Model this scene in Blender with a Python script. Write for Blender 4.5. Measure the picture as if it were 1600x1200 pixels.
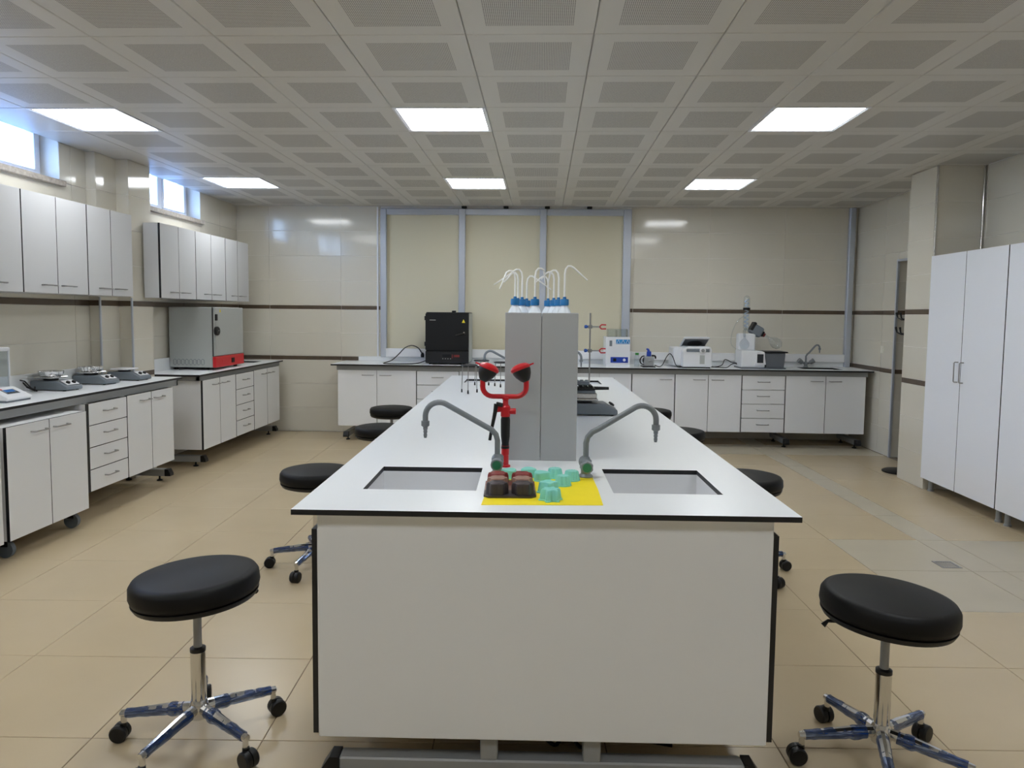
import bpy, math, random
from mathutils import Matrix, Vector
PI = math.pi
random.seed(7)
scene = bpy.context.scene
for o in list(bpy.data.objects):
    bpy.data.objects.remove(o, do_unlink=True)
COL = scene.collection

# ---------------------------------------------------------------- camera, sky, exposure
FPX, PITCH, YAW, ROLL, CAMH = 1134.3, 0.0724, 0.0413, 0.0105, 1.4993
cam_d = bpy.data.cameras.new('camera')
cam = bpy.data.objects.new('camera', cam_d); COL.objects.link(cam)
cam_d.sensor_width = 36.0; cam_d.lens = FPX / 1600 * 36.0
cam_d.shift_y = -27.3 / 1600; cam_d.clip_start = 0.05
cam.matrix_world = (Matrix.Translation((0, 0, CAMH)) @ Matrix.Rotation(YAW, 4, 'Z')
                    @ Matrix.Rotation(PI / 2 - PITCH, 4, 'X') @ Matrix.Rotation(ROLL, 4, 'Z'))
scene.camera = cam
w = bpy.data.worlds.new('sky'); scene.world = w; w.use_nodes = True
bg = w.node_tree.nodes['Background']
nt_ = w.node_tree; tcw = nt_.nodes.new('ShaderNodeTexCoord'); sep = nt_.nodes.new('ShaderNodeSeparateXYZ'); rmp = nt_.nodes.new('ShaderNodeValToRGB')
nt_.links.new(tcw.outputs['Generated'], sep.inputs[0]); nt_.links.new(sep.outputs['Z'], rmp.inputs[0]); nt_.links.new(rmp.outputs[0], bg.inputs['Color'])
rmp.color_ramp.elements[0].position = .12; rmp.color_ramp.elements[0].color = (.62, .80, 1, 1)      # hazy horizon
rmp.color_ramp.elements[1].position = .65; rmp.color_ramp.elements[1].color = (.20, .45, 1, 1)       # clear blue above
bg.inputs['Strength'].default_value = 17.0
scene.view_settings.view_transform = 'Standard'; scene.view_settings.look = 'None'
scene.view_settings.gamma = 1.0; scene.view_settings.use_curve_mapping = False
scene.view_settings.exposure = 0.12
LED = 15.0

# ---------------------------------------------------------------- materials
def lin(c):
    return tuple(((v / 255) / 12.92 if v / 255 <= .04045 else ((v / 255 + .055) / 1.055) ** 2.4) for v in c)
MATS = {}
def mat(name, rgb, rough=.5, metal=0., spec=.5, coat=0., noise=None, bump=None, emit=None, raw=False):
    m = bpy.data.materials.new(name); m.use_nodes = True
    nt = m.node_tree; b = nt.nodes['Principled BSDF']
    c = rgb if raw else lin(rgb)
    b.inputs['Base Color'].default_value = (*c, 1); b.inputs['Roughness'].default_value = rough
    b.inputs['Metallic'].default_value = metal; b.inputs['Specular IOR Level'].default_value = spec
    b.inputs['Coat Weight'].default_value = coat
    if emit: b.inputs['Emission Color'].default_value = (*lin(emit[0]), 1); b.inputs['Emission Strength'].default_value = emit[1]
    if noise or bump:
        tc = nt.nodes.new('ShaderNodeTexCoord'); n = nt.nodes.new('ShaderNodeTexNoise')
        n.inputs['Scale'].default_value = (noise or bump)[0]; n.inputs['Detail'].default_value = 5
        geo = nt.nodes.new('ShaderNodeNewGeometry'); nt.links.new(geo.outputs['Position'], n.inputs['Vector'])
        if noise:
            mx = nt.nodes.new('ShaderNodeMix'); mx.data_type = 'RGBA'
            k = noise[1]
            mx.inputs[6].default_value = (*[v * (1 - k) for v in c], 1); mx.inputs[7].default_value = (*[min(1, v * (1 + k)) for v in c], 1)
            nt.links.new(n.outputs['Fac'], mx.inputs[0]); nt.links.new(mx.outputs[2], b.inputs['Base Color'])
        if bump:
            bp = nt.nodes.new('ShaderNodeBump'); bp.inputs['Strength'].default_value = bump[1]; bp.inputs['Distance'].default_value = .002
            nt.links.new(n.outputs['Fac'], bp.inputs['Height']); nt.links.new(bp.outputs['Normal'], b.inputs['Normal'])
    MATS[name] = m
    return m
def glass_mat(name, rgb, fac=.1, rough=.0):
    m = bpy.data.materials.new(name); m.use_nodes = True; nt = m.node_tree
    for n in list(nt.nodes): nt.nodes.remove(n)
    out = nt.nodes.new('ShaderNodeOutputMaterial'); mx = nt.nodes.new('ShaderNodeMixShader')
    t = nt.nodes.new('ShaderNodeBsdfTransparent'); t.inputs['Color'].default_value = (*lin(rgb), 1)
    g = nt.nodes.new('ShaderNodeBsdfGlossy'); g.inputs['Roughness'].default_value = rough
    fr = nt.nodes.new('ShaderNodeLayerWeight'); pw = nt.nodes.new('ShaderNodeMath'); pw.operation = 'POWER'; pw.inputs[1].default_value = 4
    ad = nt.nodes.new('ShaderNodeMath'); ad.operation = 'MULTIPLY_ADD'; ad.inputs[1].default_value = .7; ad.inputs[2].default_value = fac + .03; ad.use_clamp = True
    nt.links.new(fr.outputs['Facing'], pw.inputs[0]); nt.links.new(pw.outputs[0], ad.inputs[0]); nt.links.new(ad.outputs[0], mx.inputs[0])
    nt.links.new(t.outputs[0], mx.inputs[1]); nt.links.new(g.outputs[0], mx.inputs[2]); nt.links.new(mx.outputs[0], out.inputs[0])
    MATS[name] = m
    return m
def perforated():
    m = mat('perforated_metal', (170, 168, 164), .5); nt = m.node_tree; b = nt.nodes['Principled BSDF']
    tc = nt.nodes.new('ShaderNodeTexCoord'); sc = nt.nodes.new('ShaderNodeVectorMath'); sc.operation = 'SCALE'; sc.inputs['Scale'].default_value = 1 / .0085
    fr = nt.nodes.new('ShaderNodeVectorMath'); fr.operation = 'FRACTION'
    sb = nt.nodes.new('ShaderNodeVectorMath'); sb.operation = 'SUBTRACT'; sb.inputs[1].default_value = (.5, .5, 0)
    ml = nt.nodes.new('ShaderNodeVectorMath'); ml.operation = 'MULTIPLY'; ml.inputs[1].default_value = (1, 1, 0)
    ln = nt.nodes.new('ShaderNodeVectorMath'); ln.operation = 'LENGTH'
    lt = nt.nodes.new('ShaderNodeMath'); lt.operation = 'LESS_THAN'; lt.inputs[1].default_value = .30
    mx = nt.nodes.new('ShaderNodeMix'); mx.data_type = 'RGBA'
    mx.inputs[6].default_value = (*lin((205, 203, 198)), 1); mx.inputs[7].default_value = (.06, .06, .06, 1)
    L = nt.links.new
    L(tc.outputs['Object'], sc.inputs[0]); L(sc.outputs[0], fr.inputs[0]); L(fr.outputs[0], sb.inputs[0]); L(sb.outputs[0], ml.inputs[0])
    L(ml.outputs[0], ln.inputs[0]); L(ln.outputs['Value'], lt.inputs[0]); L(lt.outputs[0], mx.inputs[0]); L(mx.outputs[2], b.inputs['Base Color'])
perforated()
mat('ceiling_paint', (205, 203, 198), .38)
mat('concrete', (150, 150, 148), .9)
mat('wall_tile', (216, 211, 197), .10, noise=(1.3, .03))
mat('grout', (240, 236, 228), .8)
mat('strip_brown', (92, 78, 64), .3, noise=(9, .35))
mat('plaster', (205, 200, 190), .8, noise=(6, .06))
mat('rough_stone', (168, 160, 150), .8, noise=(40, .5), bump=(60, .6))
mat('floor_tile', (196, 178, 147), .26, noise=(2.2, .06))
mat('floor_tile_grey', (190, 180, 159), .30, noise=(3, .08))
mat('floor_grout', (120, 106, 88), .9)
mat('laminate', (232, 234, 236), .32)
mat('worktop_white', (236, 239, 241), .28)
mat('core_black', (20, 21, 24), .45)
mat('carcass', (222, 222, 222), .45)
mat('grey_panel', (172, 175, 178), .45)
mat('cupboard_grey', (201, 202, 204), .35)
mat('tall_white', (238, 241, 248), .35)
mat('steel_grey', (150, 152, 152), .4, metal=.1)
mat('frame_grey', (138, 140, 140), .45)
mat('aluminium', (190, 196, 206), .35, metal=.35)
mat('chrome', (215, 215, 215), .12, metal=1.)
mat('brushed', (165, 165, 165), .3, metal=1.)
mat('cream_panel', (213, 206, 180), .55, noise=(.8, .02))
mat('white_plastic', (235, 236, 238), .35)
mat('window_pvc', (232, 234, 240), .3)
mat('vinyl_black', (9, 9, 10), .5, spec=.24)
mat('plastic_black', (13, 13, 15), .42, spec=.4)
mat('rubber_grey', (96, 104, 112), .5)
def wrap():
    m = mat('wrap_blue', (30, 62, 120), .2, spec=.8); nt = m.node_tree; b = nt.nodes['Principled BSDF']; out = nt.nodes['Material Output']
    tr = nt.nodes.new('ShaderNodeBsdfTransparent'); tr.inputs['Color'].default_value = (.75, .82, .95, 1); mx = nt.nodes.new('ShaderNodeMixShader')
    tc = nt.nodes.new('ShaderNodeTexCoord'); mp = nt.nodes.new('ShaderNodeMapping'); mp.inputs['Scale'].default_value = (12, 160, 160); n = nt.nodes.new('ShaderNodeTexNoise'); n.inputs['Scale'].default_value = 1.0
    rp = nt.nodes.new('ShaderNodeMapRange'); rp.inputs[1].default_value = .35; rp.inputs[2].default_value = .65; rp.inputs[3].default_value = .12; rp.inputs[4].default_value = .85
    L = nt.links.new; L(tc.outputs['Object'], mp.inputs[0]); L(mp.outputs[0], n.inputs['Vector']); L(n.outputs['Fac'], rp.inputs[0]); L(rp.outputs[0], mx.inputs[0])
    L(tr.outputs[0], mx.inputs[1]); L(b.outputs[0], mx.inputs[2]); L(mx.outputs[0], out.inputs[0])
wrap()
mat('tap_grey', (122, 128, 134), .38)
mat('tap_green', (38, 120, 92), .3)
mat('red', (196, 22, 34), .3)
mat('red_panel', (200, 24, 34), .4)
mat('oven_grey', (176, 180, 178), .4)
mat('furnace_black', (15, 17, 20), .45, spec=.35)
mat('furnace_panel', (20, 23, 29), .35)
mat('screen_dark', (30, 34, 40), .2)
mat('screen_blue', (66, 120, 190), .2)
mat('label_blue', (44, 140, 205), .5)
mat('panel_blue', (28, 62, 160), .35)
mat('equipment_white', (226, 228, 231), .35)
mat('equipment_grey', (112, 120, 128), .45)
mat('bath_grey', (92, 97, 104), .45)
mat('foil', (215, 215, 215), .22, metal=1., bump=(70, 1.0))
mat('bottle_plastic', (228, 236, 244), .25)
mat('tube_white', (242, 242, 238), .35)
mat('coil_pale', (178, 200, 226), .2)
mat('cap_blue', (14, 110, 172), .4)
mat('cap_green', (52, 150, 60), .4)
mat('mint', (132, 214, 200), .45)
mat('mould_red', (128, 44, 40), .45); mat('mould_tan', (148, 112, 96), .45); mat('mould_dark', (58, 50, 52), .45)
mat('mat_yellow', (250, 226, 12), .6, noise=(14, .06))
mat('sticker_yellow', (226, 206, 40), .5)
mat('ivory', (226, 222, 208), .4)
mat('knob_blue', (30, 84, 170), .35)
mat('door_grey', (136, 140, 146), .3, metal=.3)
mat('led', (255, 255, 255), .5, emit=((248, 252, 255), LED))
mat('outside_ground', (150, 150, 148), .8)
mat('lilac_floor', (170, 160, 145), .5)
glass_mat('glass', (248, 251, 253), .08)
glass_mat('acrylic', (245, 248, 250), .04, .05)
glass_mat('window_glass', (236, 244, 255), .0)

# ---------------------------------------------------------------- mesh builder
class MB:
    def __init__(s): s.v = []; s.f = []; s.m = []; s.sm = []
    def face(s, idx, m=0, smooth=False): s.f.append(idx); s.m.append(m); s.sm.append(smooth)
    def box(s, a, b, m=0, faces=None):
        """faces: dict of material index per side '-x','+x','-y','+y','-z','+z'"""
        x0, y0, z0 = a; x1, y1, z1 = b; n = len(s.v)
        s.v += [(x0, y0, z0), (x1, y0, z0), (x1, y1, z0), (x0, y1, z0), (x0, y0, z1), (x1, y0, z1), (x1, y1, z1), (x0, y1, z1)]
        for k, q in (('-z', (3, 2, 1, 0)), ('+z', (4, 5, 6, 7)), ('-y', (0, 1, 5, 4)), ('+x', (1, 2, 6, 5)), ('+y', (2, 3, 7, 6)), ('-x', (3, 0, 4, 7))):
            s.face([n + i for i in q], (faces or {}).get(k, m))
        return s
    def board(s, a, b, axis, white=0, black=1):
        return s.box(a, b, black, {'-' + axis: white, '+' + axis: white})
    def cbox(s, a, b, c=.004, m=0):
        """box with chamfered vertical+horizontal edges (convex 24-vertex box)"""
        x0, y0, z0 = a; x1, y1, z1 = b; n = len(s.v); P = []
        def ring(z, i):
            return [(x0 + c + i, y0 + i, z), (x1 - c - i, y0 + i, z), (x1 - i, y0 + c + i, z), (x1 - i, y1 - c - i, z),
                    (x1 - c - i, y1 - i, z), (x0 + c + i, y1 - i, z), (x0 + i, y1 - c - i, z), (x0 + i, y0 + c + i, z)]
        R = [ring(z0, c), ring(z0 + c, 0), ring(z1 - c, 0), ring(z1, c)]
        for r in R: s.v += r
        for k in range(3):
            for i in range(8):
                j = (i + 1) % 8; s.face([n + k * 8 + i, n + k * 8 + j, n + k * 8 + 8 + j, n + k * 8 + 8 + i], m, False)
        s.face([n + 7 - i for i in range(8)], m); s.face([n + 24 + i for i in range(8)], m)
        return s
    def prism(s, pts, y0, y1, m=0, axis='y', sm=False):
        """pts: (x,z) polygon counter-clockwise seen from -y, extruded along y (axis 'x': pts are (y,z), 'z': (x,y))"""
        n = len(s.v); k = len(pts)
        def P(p, t):
            return (p[0], t, p[1]) if axis == 'y' else ((t, p[0], p[1]) if axis == 'x' else (p[0], p[1], t))
        s.v += [P(p, y0) for p in pts] + [P(p, y1) for p in pts]
        fl = axis != 'y'
        a = [n + i for i in range(k)]; b = [n + k + i for i in range(k)]
        s.face(a if not fl else a[::-1], m); s.face(b[::-1] if not fl else b, m)
        for i in range(k):
            j = (i + 1) % k; q = [a[i], b[i], b[j], a[j]]
            s.face(q if not fl else q[::-1], m, sm)
        return s
    def lathe(s, prof, c=(0, 0, 0), seg=24, m=0, axis='z', mod=None, mats=None):
        """prof: list of (r, h); r==0 closes"""
        n = len(s.v); rows = []
        def P(r, h, t):
            if mod: r = r * mod(t, h)
            x, y = r * math.cos(t), r * math.sin(t)
            if axis == 'z': q = (x, y, h)
            elif axis == 'x': q = (h, x, y)
            else: q = (y, h, x)
            return (c[0] + q[0], c[1] + q[1], c[2] + q[2])
        for r, h in prof:
            if r == 0: s.v.append(P(0, h, 0)); rows.append([len(s.v) - 1])
            else:
                st = len(s.v); s.v += [P(r, h, 2 * PI * i / seg) for i in range(seg)]; rows.append(list(range(st, st + seg)))
        for k in range(len(rows) - 1):
            A, B = rows[k], rows[k + 1]; mm = mats[k] if mats else m
            for i in range(seg):
                j = (i + 1) % seg
                if len(A) == 1 and len(B) == 1: continue
                if len(A) == 1: s.face([A[0], B[j], B[i]], mm, True)
                elif len(B) == 1: s.face([A[i], A[j], B[0]], mm, True)
                else: s.face([A[i], A[j], B[j], B[i]], mm, True)
        if len(rows[0]) > 1: s.face(rows[0][::-1], mats[0] if mats else m)
        if len(rows[-1]) > 1: s.face(rows[-1], mats[-1] if mats else m)
        return s
    def tube(s, pts, r, seg=10, m=0, caps=True):
        pts = [Vector(p) for p in pts]; n = len(s.v); N = len(pts)
        rr = r if isinstance(r, (list, tuple)) else [r] * N
        t0 = (pts[1] - pts[0]).normalized()
        up = Vector((0, 0, 1)) if abs(t0.z) < .9 else Vector((0, 1, 0))
        u = t0.cross(up).normalized()
        for i, p in enumerate(pts):
            t = (pts[min(i + 1, N - 1)] - pts[max(i - 1, 0)]).normalized()
            u = (u - t * u.dot(t)).normalized(); v = t.cross(u)
            for k in range(seg):
                a = 2 * PI * k / seg; q = p + (u * math.cos(a) + v * math.sin(a)) * rr[i]; s.v.append(tuple(q))
        for i in range(N - 1):
            for k in range(seg):
                j = (k + 1) % seg; b = n + i * seg
                s.face([b + k, b + j, b + seg + j, b + seg + k], m, True)
        if caps:
            s.face([n + seg - 1 - k for k in range(seg)], m); s.face([n + (N - 1) * seg + k for k in range(seg)], m)
        return s
    def slab(s, x0, x1, y0, y1, z0, z1, holes, mt=0, me=1):
        xs = sorted({x0, x1, *[h[0] for h in holes], *[h[1] for h in holes]}); ys = sorted({y0, y1, *[h[2] for h in holes], *[h[3] for h in holes]})
        D = {}
        def V(x, y, z):
            k = (x, y, z)
            if k not in D: D[k] = len(s.v); s.v.append(k)
            return D[k]
        nx, ny = len(xs) - 1, len(ys) - 1
        def solid(i, j):
            if not (0 <= i < nx and 0 <= j < ny): return False
            cx, cy = (xs[i] + xs[i + 1]) / 2, (ys[j] + ys[j + 1]) / 2
            return not any(h[0] < cx < h[1] and h[2] < cy < h[3] for h in holes)
        for i in range(nx):
            for j in range(ny):
                if not solid(i, j): continue
                a, b, c, d = xs[i], xs[i + 1], ys[j], ys[j + 1]
                s.face([V(a, c, z1), V(b, c, z1), V(b, d, z1), V(a, d, z1)], mt); s.face([V(a, d, z0), V(b, d, z0), V(b, c, z0), V(a, c, z0)], mt)
                for (di, dj, p, q) in ((0, -1, (a, c), (b, c)), (1, 0, (b, c), (b, d)), (0, 1, (b, d), (a, d)), (-1, 0, (a, d), (a, c))):
                    if not solid(i + di, j + dj): s.face([V(*p, z0), V(*q, z0), V(*q, z1), V(*p, z1)], me)
        return s
    def mesh(s, name, mats, angle=35):
        me = bpy.data.meshes.new(name); me.from_pydata(s.v, [], s.f)
        for mm in ([mats] if isinstance(mats, str) else mats): me.materials.append(MATS[mm])
        for p, k, sm in zip(me.polygons, s.m, s.sm): p.material_index = k; p.use_smooth = sm
        if any(s.sm):
            me.set_sharp_from_angle(angle=math.radians(angle))
        me.validate(); me.update()
        return me
    def build(s, name, mats, parent=None, loc=(0, 0, 0), rot=(0, 0, 0), bevel=0., angle=35):
        return link(name, s.mesh(name, mats, angle), parent, loc, rot, bevel)

def link(name, me, parent=None, loc=(0, 0, 0), rot=(0, 0, 0), bevel=0.):
    o = bpy.data.objects.new(name, me); COL.objects.link(o)
    o.location = loc; o.rotation_euler = rot
    if parent is not None: o.parent = parent
    if bevel:
        md = o.modifiers.new('bevel', 'BEVEL'); md.width = bevel; md.segments = 2; md.limit_method = 'ANGLE'; md.angle_limit = math.radians(40)
    return o
def tag(o, label, cat, group=None):
    o['label'] = label; o['category'] = cat
    if group: o['group'] = group
    return o
def thing(name, label, cat, loc=(0, 0, 0), rz=0., group=None):
    o = bpy.data.objects.new(name, None); COL.objects.link(o); o.empty_display_size = .1
    o.location = loc; o.rotation_euler = (0, 0, rz)
    return tag(o, label, cat, group)
def struct(o, label, cat):
    o['kind'] = 'structure'; return tag(o, label, cat)
def kids(o): return [c for c in bpy.data.objects if c.parent == o]
def copy_tree(o, parent=None):
    c = o.copy(); COL.objects.link(c); c.parent = parent
    for ch in kids(o): copy_tree(ch, c)
    return c
def arc(c, r, a0, a1, n, plane='xz'):
    out = []
    for i in range(n + 1):
        a = a0 + (a1 - a0) * i / n; u, v = r * math.cos(a), r * math.sin(a)
        out.append((c[0] + u, c[1], c[2] + v) if plane == 'xz' else ((c[0] + u, c[1] + v, c[2]) if plane == 'xy' else (c[0], c[1] + u, c[2] + v)))
    return out

def smooth0(P, n=5):
    P = [Vector(p) for p in P]; out = []
    for i in range(len(P) - 1):
        p0, p1, p2, p3 = P[max(i - 1, 0)], P[i], P[i + 1], P[min(i + 2, len(P) - 1)]
        for k in range(n):
            t_ = k / n; out.append(.5 * ((2 * p1) + (p2 - p0) * t_ + (2 * p0 - 5 * p1 + 4 * p2 - p3) * t_ ** 2 + (3 * p1 - p0 - 3 * p2 + p3) * t_ ** 3))
    return [tuple(v) for v in out] + [tuple(P[-1])]
smooth = smooth0

# ================================================================ STRUCTURE
XL, XR, YB, YF, ZC = -3.80, 3.75, 8.95, -2.2, 2.80
HB = .90
# ---- floor
FROT, FX0, FY0 = .0357, 1.4166, 3.089
fl = MB().box((XL - .3, YF - .2, -.12), (XR + 1.9, YB + .1, -.003)).build('floor', 'floor_grout')
struct(fl, 'beige square-tiled laboratory floor', 'floor')
def clip(poly, f):
    out = []
    for i, p in enumerate(poly):
        q = poly[(i + 1) % len(poly)]; a, b = f(p), f(q)
        if a >= 0: out.append(p)
        if (a >= 0) != (b >= 0):
            t = a / (a - b); out.append((p[0] + (q[0] - p[0]) * t, p[1] + (q[1] - p[1]) * t))
    return out
cF, sF = math.cos(FROT), math.sin(FROT)
def fw(u, v): return (FX0 + cF * u - sF * v, FY0 + sF * u + cF * v)
TM = {}
def tile_prism(poly, g=.0015, t=.009, ch=.0012):
    cx = sum(p[0] for p in poly) / len(poly); cy = sum(p[1] for p in poly) / len(poly)
    mb = MB(); k = len(poly)
    for z, sh in ((-t, 0), (-ch, 0), (0, ch)):
        for p in poly:
            d = Vector((cx - p[0], cy - p[1])); L = d.length
            q = Vector(p) + d / L * sh * 1.4 if L > 0 else Vector(p); mb.v.append((q.x, q.y, z))
    for r in (0, 1):
        for i in range(k):
            j = (i + 1) % k; mb.face([r * k + i, r * k + j, r * k + k + j, r * k + k + i])
    mb.face([2 * k + i for i in range(k)])
    return mb
cols = [(-.6 * (k + 1) + .0, -.6 * k) for k in range(-2, 9)] + [(1.2, 1.4)] + [(1.4 + .6 * k, 2.0 + .6 * k) for k in range(0, 2)]
grey = {('s',)}
for (u0, u1) in cols:
    for j in range(-9, 10):
        v0, v1 = .6 * j, .6 * j + .6
        if v1 + FY0 < -.3: continue
        strip = abs(u1 - u0 - .2) < .01
        g = .0016
        poly = [fw(u0 + g, v0 + g), fw(u1 - g, v0 + g), fw(u1 - g, v1 - g), fw(u0 + g, v1 - g)]
        cp = poly
        for f in (lambda p: p[0] - XL - .01, lambda p: XR - .01 - p[0], lambda p: p[1] - YF - .01, lambda p: YB - .01 - p[1]): cp = clip(cp, f) if cp else cp
        if len(cp) < 3: continue
        gm = strip or (abs(u0 - .6) < .01 and j in (1, 2)) or (u0 > 1.3 and j in (1, 2) and u0 < 1.5) or (j == 8 and u0 > .5)
        mm = 'floor_tile_grey' if gm else 'floor_tile'
        if cp == poly:
            key = (strip, mm)
            if key not in TM:
                w_ = (u1 - u0) / 2 - g; h_ = .3 - g
                TM[key] = tile_prism([(-w_, -h_), (w_, -h_), (w_, h_), (-w_, h_)]).mesh('floor_tile', mm)
            c = fw((u0 + u1) / 2, (v0 + v1) / 2)
            link('floor_tile', TM[key], fl, (c[0], c[1], 0), (0, 0, FROT))
        else:
            cx = sum(p[0] for p in cp) / len(cp); cy = sum(p[1] for p in cp) / len(cp)
            tile_prism([(p[0] - cx, p[1] - cy) for p in cp]).build('floor_tile', mm, fl, (cx, cy, 0))

struct(MB().box((-40, -30, 2.1), (XL - .27, 40, 2.3)).build('ground', 'outside_ground'), 'unseen ground outside the high windows, added to block upward light', 'ground')  # out of view; added to cut sky light rising through the high windows
# ---- ceiling
X0C, Y0C = -.378, 3.4857
cl = MB().box((XL - .08, YF - .2, ZC + .16), (XR + .15, YB + .1, ZC + .25)).build('ceiling', 'concrete')
struct(cl, 'suspended ceiling of white perforated metal tiles', 'ceiling')
def ceil_tile(x0, x1, y0, y1, plain=False):
    """local origin at tile corner of the full 0.6 module"""
    mb = MB(); g = .0015; c = .004
    xs = [x0 + g, x0 + g + c, max(x0 + .02, .1), min(x1 - .02, .5), x1 - g - c, x1 - g]
    ys = [y0 + g, y0 + g + c, max(y0 + .02, .1), min(y1 - .02, .5), y1 - g - c, y1 - g]
    def z(i, j): return .004 if i in (0, 5) or j in (0, 5) else 0.
    for j in range(6):
        for i in range(6): mb.v.append((xs[i], ys[j], z(i, j)))
    for j in range(5):
        for i in range(5):
            mb.face([j * 6 + i, (j + 1) * 6 + i, (j + 1) * 6 + i + 1, j * 6 + i + 1], 1 if (i == 2 and j == 2 and not plain) else 0)
    n = len(mb.v)
    for (i, j) in ((0, 0), (5, 0), (5, 5), (0, 5)): mb.v.append((xs[i], ys[j], .03))
    E = [[(k, 0) for k in range(6)], [(5, k) for k in range(6)], [(5 - k, 5) for k in range(6)], [(0, 5 - k) for k in range(6)]]
    for s_, e in enumerate(E):
        mb.face([j * 6 + i for i, j in e] + [n + (s_ + 1) % 4, n + s_])
    mb.face([n, n + 1, n + 2, n + 3][::-1])
    return mb
LIGHTS = [(-5, 2), (-1, 2), (3, 2), (-5, 6), (-1, 6), (3, 6), (-5, -2), (-1, -2), (3, -2), (-5, -6), (-1, -6), (3, -6)]
FULL = ceil_tile(0, .6, 0, .6).mesh('ceiling_tile', ['ceiling_paint', 'perforated_metal'])
CT = {}
for i in range(-6, 7):
    for j in range(-9, 9):
        if (i, j) in LIGHTS: continue
        a, b = X0C + .6 * i, Y0C + .6 * j
        x0 = max(0, XL + .005 - a); x1 = min(.6, XR - .005 - a); y0 = max(0, YF + .005 - b)
        if (x0, x1, y0) == (0, .6, 0): me = FULL
        else:
            pl_ = i == -6 and j < 5; k = (round(x0, 3), round(x1, 3), round(y0, 3), pl_)
            if k not in CT: CT[k] = ceil_tile(x0, x1, y0, .6, pl_).mesh('ceiling_tile', ['ceiling_paint', 'perforated_metal'])
            me = CT[k]
        link('ceiling_tile', me, cl, (a, b, ZC))
MB().box((XL, Y0C + 5.4 + .002, ZC), (XR, YB, ZC + .02)).build('edge_strip', 'ceiling_paint', cl)
LBL = {(-1, 2): 'square LED ceiling panel straight above the reagent rack', (-1, 6): 'square LED ceiling panel closest to the middle beige window panel',
       (-5, 2): 'square LED ceiling panel beside the tiled pilaster and high window', (-5, 6): 'square LED ceiling panel above the grey drying oven',
       (3, 2): 'square LED ceiling panel above the aisle beside the tall white cupboards', (3, 6): 'square LED ceiling panel in front of the centrifuge and rotary evaporator',
       (-5, -2): 'square LED ceiling panel beside the start of the stirrer bench', (-1, -2): 'square LED ceiling panel above the island sinks and yellow sheet', (3, -2): 'square LED ceiling panel over the stool on the tall cupboard side',
       (-5, -6): 'square LED ceiling panel in the entrance end, stirrer bench side', (-1, -6): 'square LED ceiling panel in the middle of the entrance end', (3, -6): 'square LED ceiling panel in the entrance end, tall cupboard side'}
for (i, j) in LIGHTS:
    a, b = X0C + .6 * i, Y0C + .6 * j
    off = '' if j in (2, 6) else '_%s_%s_offscreen' % ({-5: 'left', -1: 'middle', 3: 'right'}[i], {-2: 'near', -6: 'rear'}[j])
    t = thing('ceiling_light' + off, LBL[(i, j)], 'ceiling light', (a + .3, b + .3, ZC), 0, 'square LED ceiling panels')
    fr = MB()
    for (p, q, dz) in ((.298, .286, .0), (.286, .274, .004)):
        for s1, s2 in (((-p, -p), (p, -q)), ((-p, q), (p, p)), ((-p, -q), (-q, q)), ((q, -q), (p, q))): fr.box((*s1, -.004 + dz), (*s2, .03))
    fr.build('frame', 'window_pvc', t)
    MB().box((-.274, -.274, .004), (.274, .274, .012)).build('diffuser' + off, 'led', t)

# ---- wall tiles
ROWS = [(0, .3, 0), (.3, .6, 0), (.6, .9, 0), (.9, .95, 1), (.95, 1.24, 0), (1.24, 1.53, 0), (1.53, 1.58, 1), (1.58, 1.885, 0), (1.885, 2.19, 0), (2.19, 2.495, 0), (2.495, 2.80, 0)]
WT = {}
def wt_mesh(w_, h_, k):
    key = (round(w_, 3), round(h_, 3), k)
    if key not in WT:
        mb = MB(); g = .0018; c = .0012; t = .004
        for z, i in ((0, 0), (t - c, 0), (t, c)):
            mb.v += [(g + i, g + i, z), (w_ - g - i, g + i, z), (w_ - g - i, h_ - g - i, z), (g + i, h_ - g - i, z)]
        for r in (0, 1):
            for i in range(4):
                j = (i + 1) % 4; mb.face([r * 4 + i, r * 4 + j, r * 4 + 4 + j, r * 4 + 4 + i])
        mb.face([8, 9, 10, 11])
        WT[key] = mb.mesh('wall_tile', 'strip_brown' if k else 'wall_tile')
    return WT[key]
def subtract(r, h):
    a, b, c, d = r; e, f, g, i = h
    if e >= b or f <= a or g >= d or i <= c: return [r]
    out = []
    if e > a: out.append((a, e, c, d))
    if f < b: out.append((f, b, c, d))
    m0, m1 = max(a, e), min(b, f)
    if g > c: out.append((m0, m1, c, g))
    if i < d: out.append((m0, m1, i, d))
    return [q for q in out if q[1] - q[0] > .015 and q[3] - q[2] > .012]
def tile_wall(parent, O, U, length, phase=0., holes=(), zmax=2.80, width=.9):
    U = Vector(U); N = U.cross(Vector((0, 0, 1)))
    R = Matrix((U, (0, 0, 1), N)).transposed().to_4x4()
    for ri, (z0, z1, k) in enumerate(ROWS):
        if z0 >= zmax: continue
        z1 = min(z1, zmax); u = -phase
        while u < length - .001:
            a, b = max(0, u), min(length, u + width); u += width
            if b - a < .01: continue
            rs = [(a, b, z0, z1)]
            for h in holes: rs = [q for r in rs for q in subtract(r, h)]
            for (a_, b_, c_, d_) in rs:
                o = link('tile_strip' if k else 'wall_tile', wt_mesh(b_ - a_, d_ - c_, k), parent)
                o.matrix_local = Matrix.Translation(Vector(O) + U * a_ + Vector((0, 0, c_))) @ R

TT = .004
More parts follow.
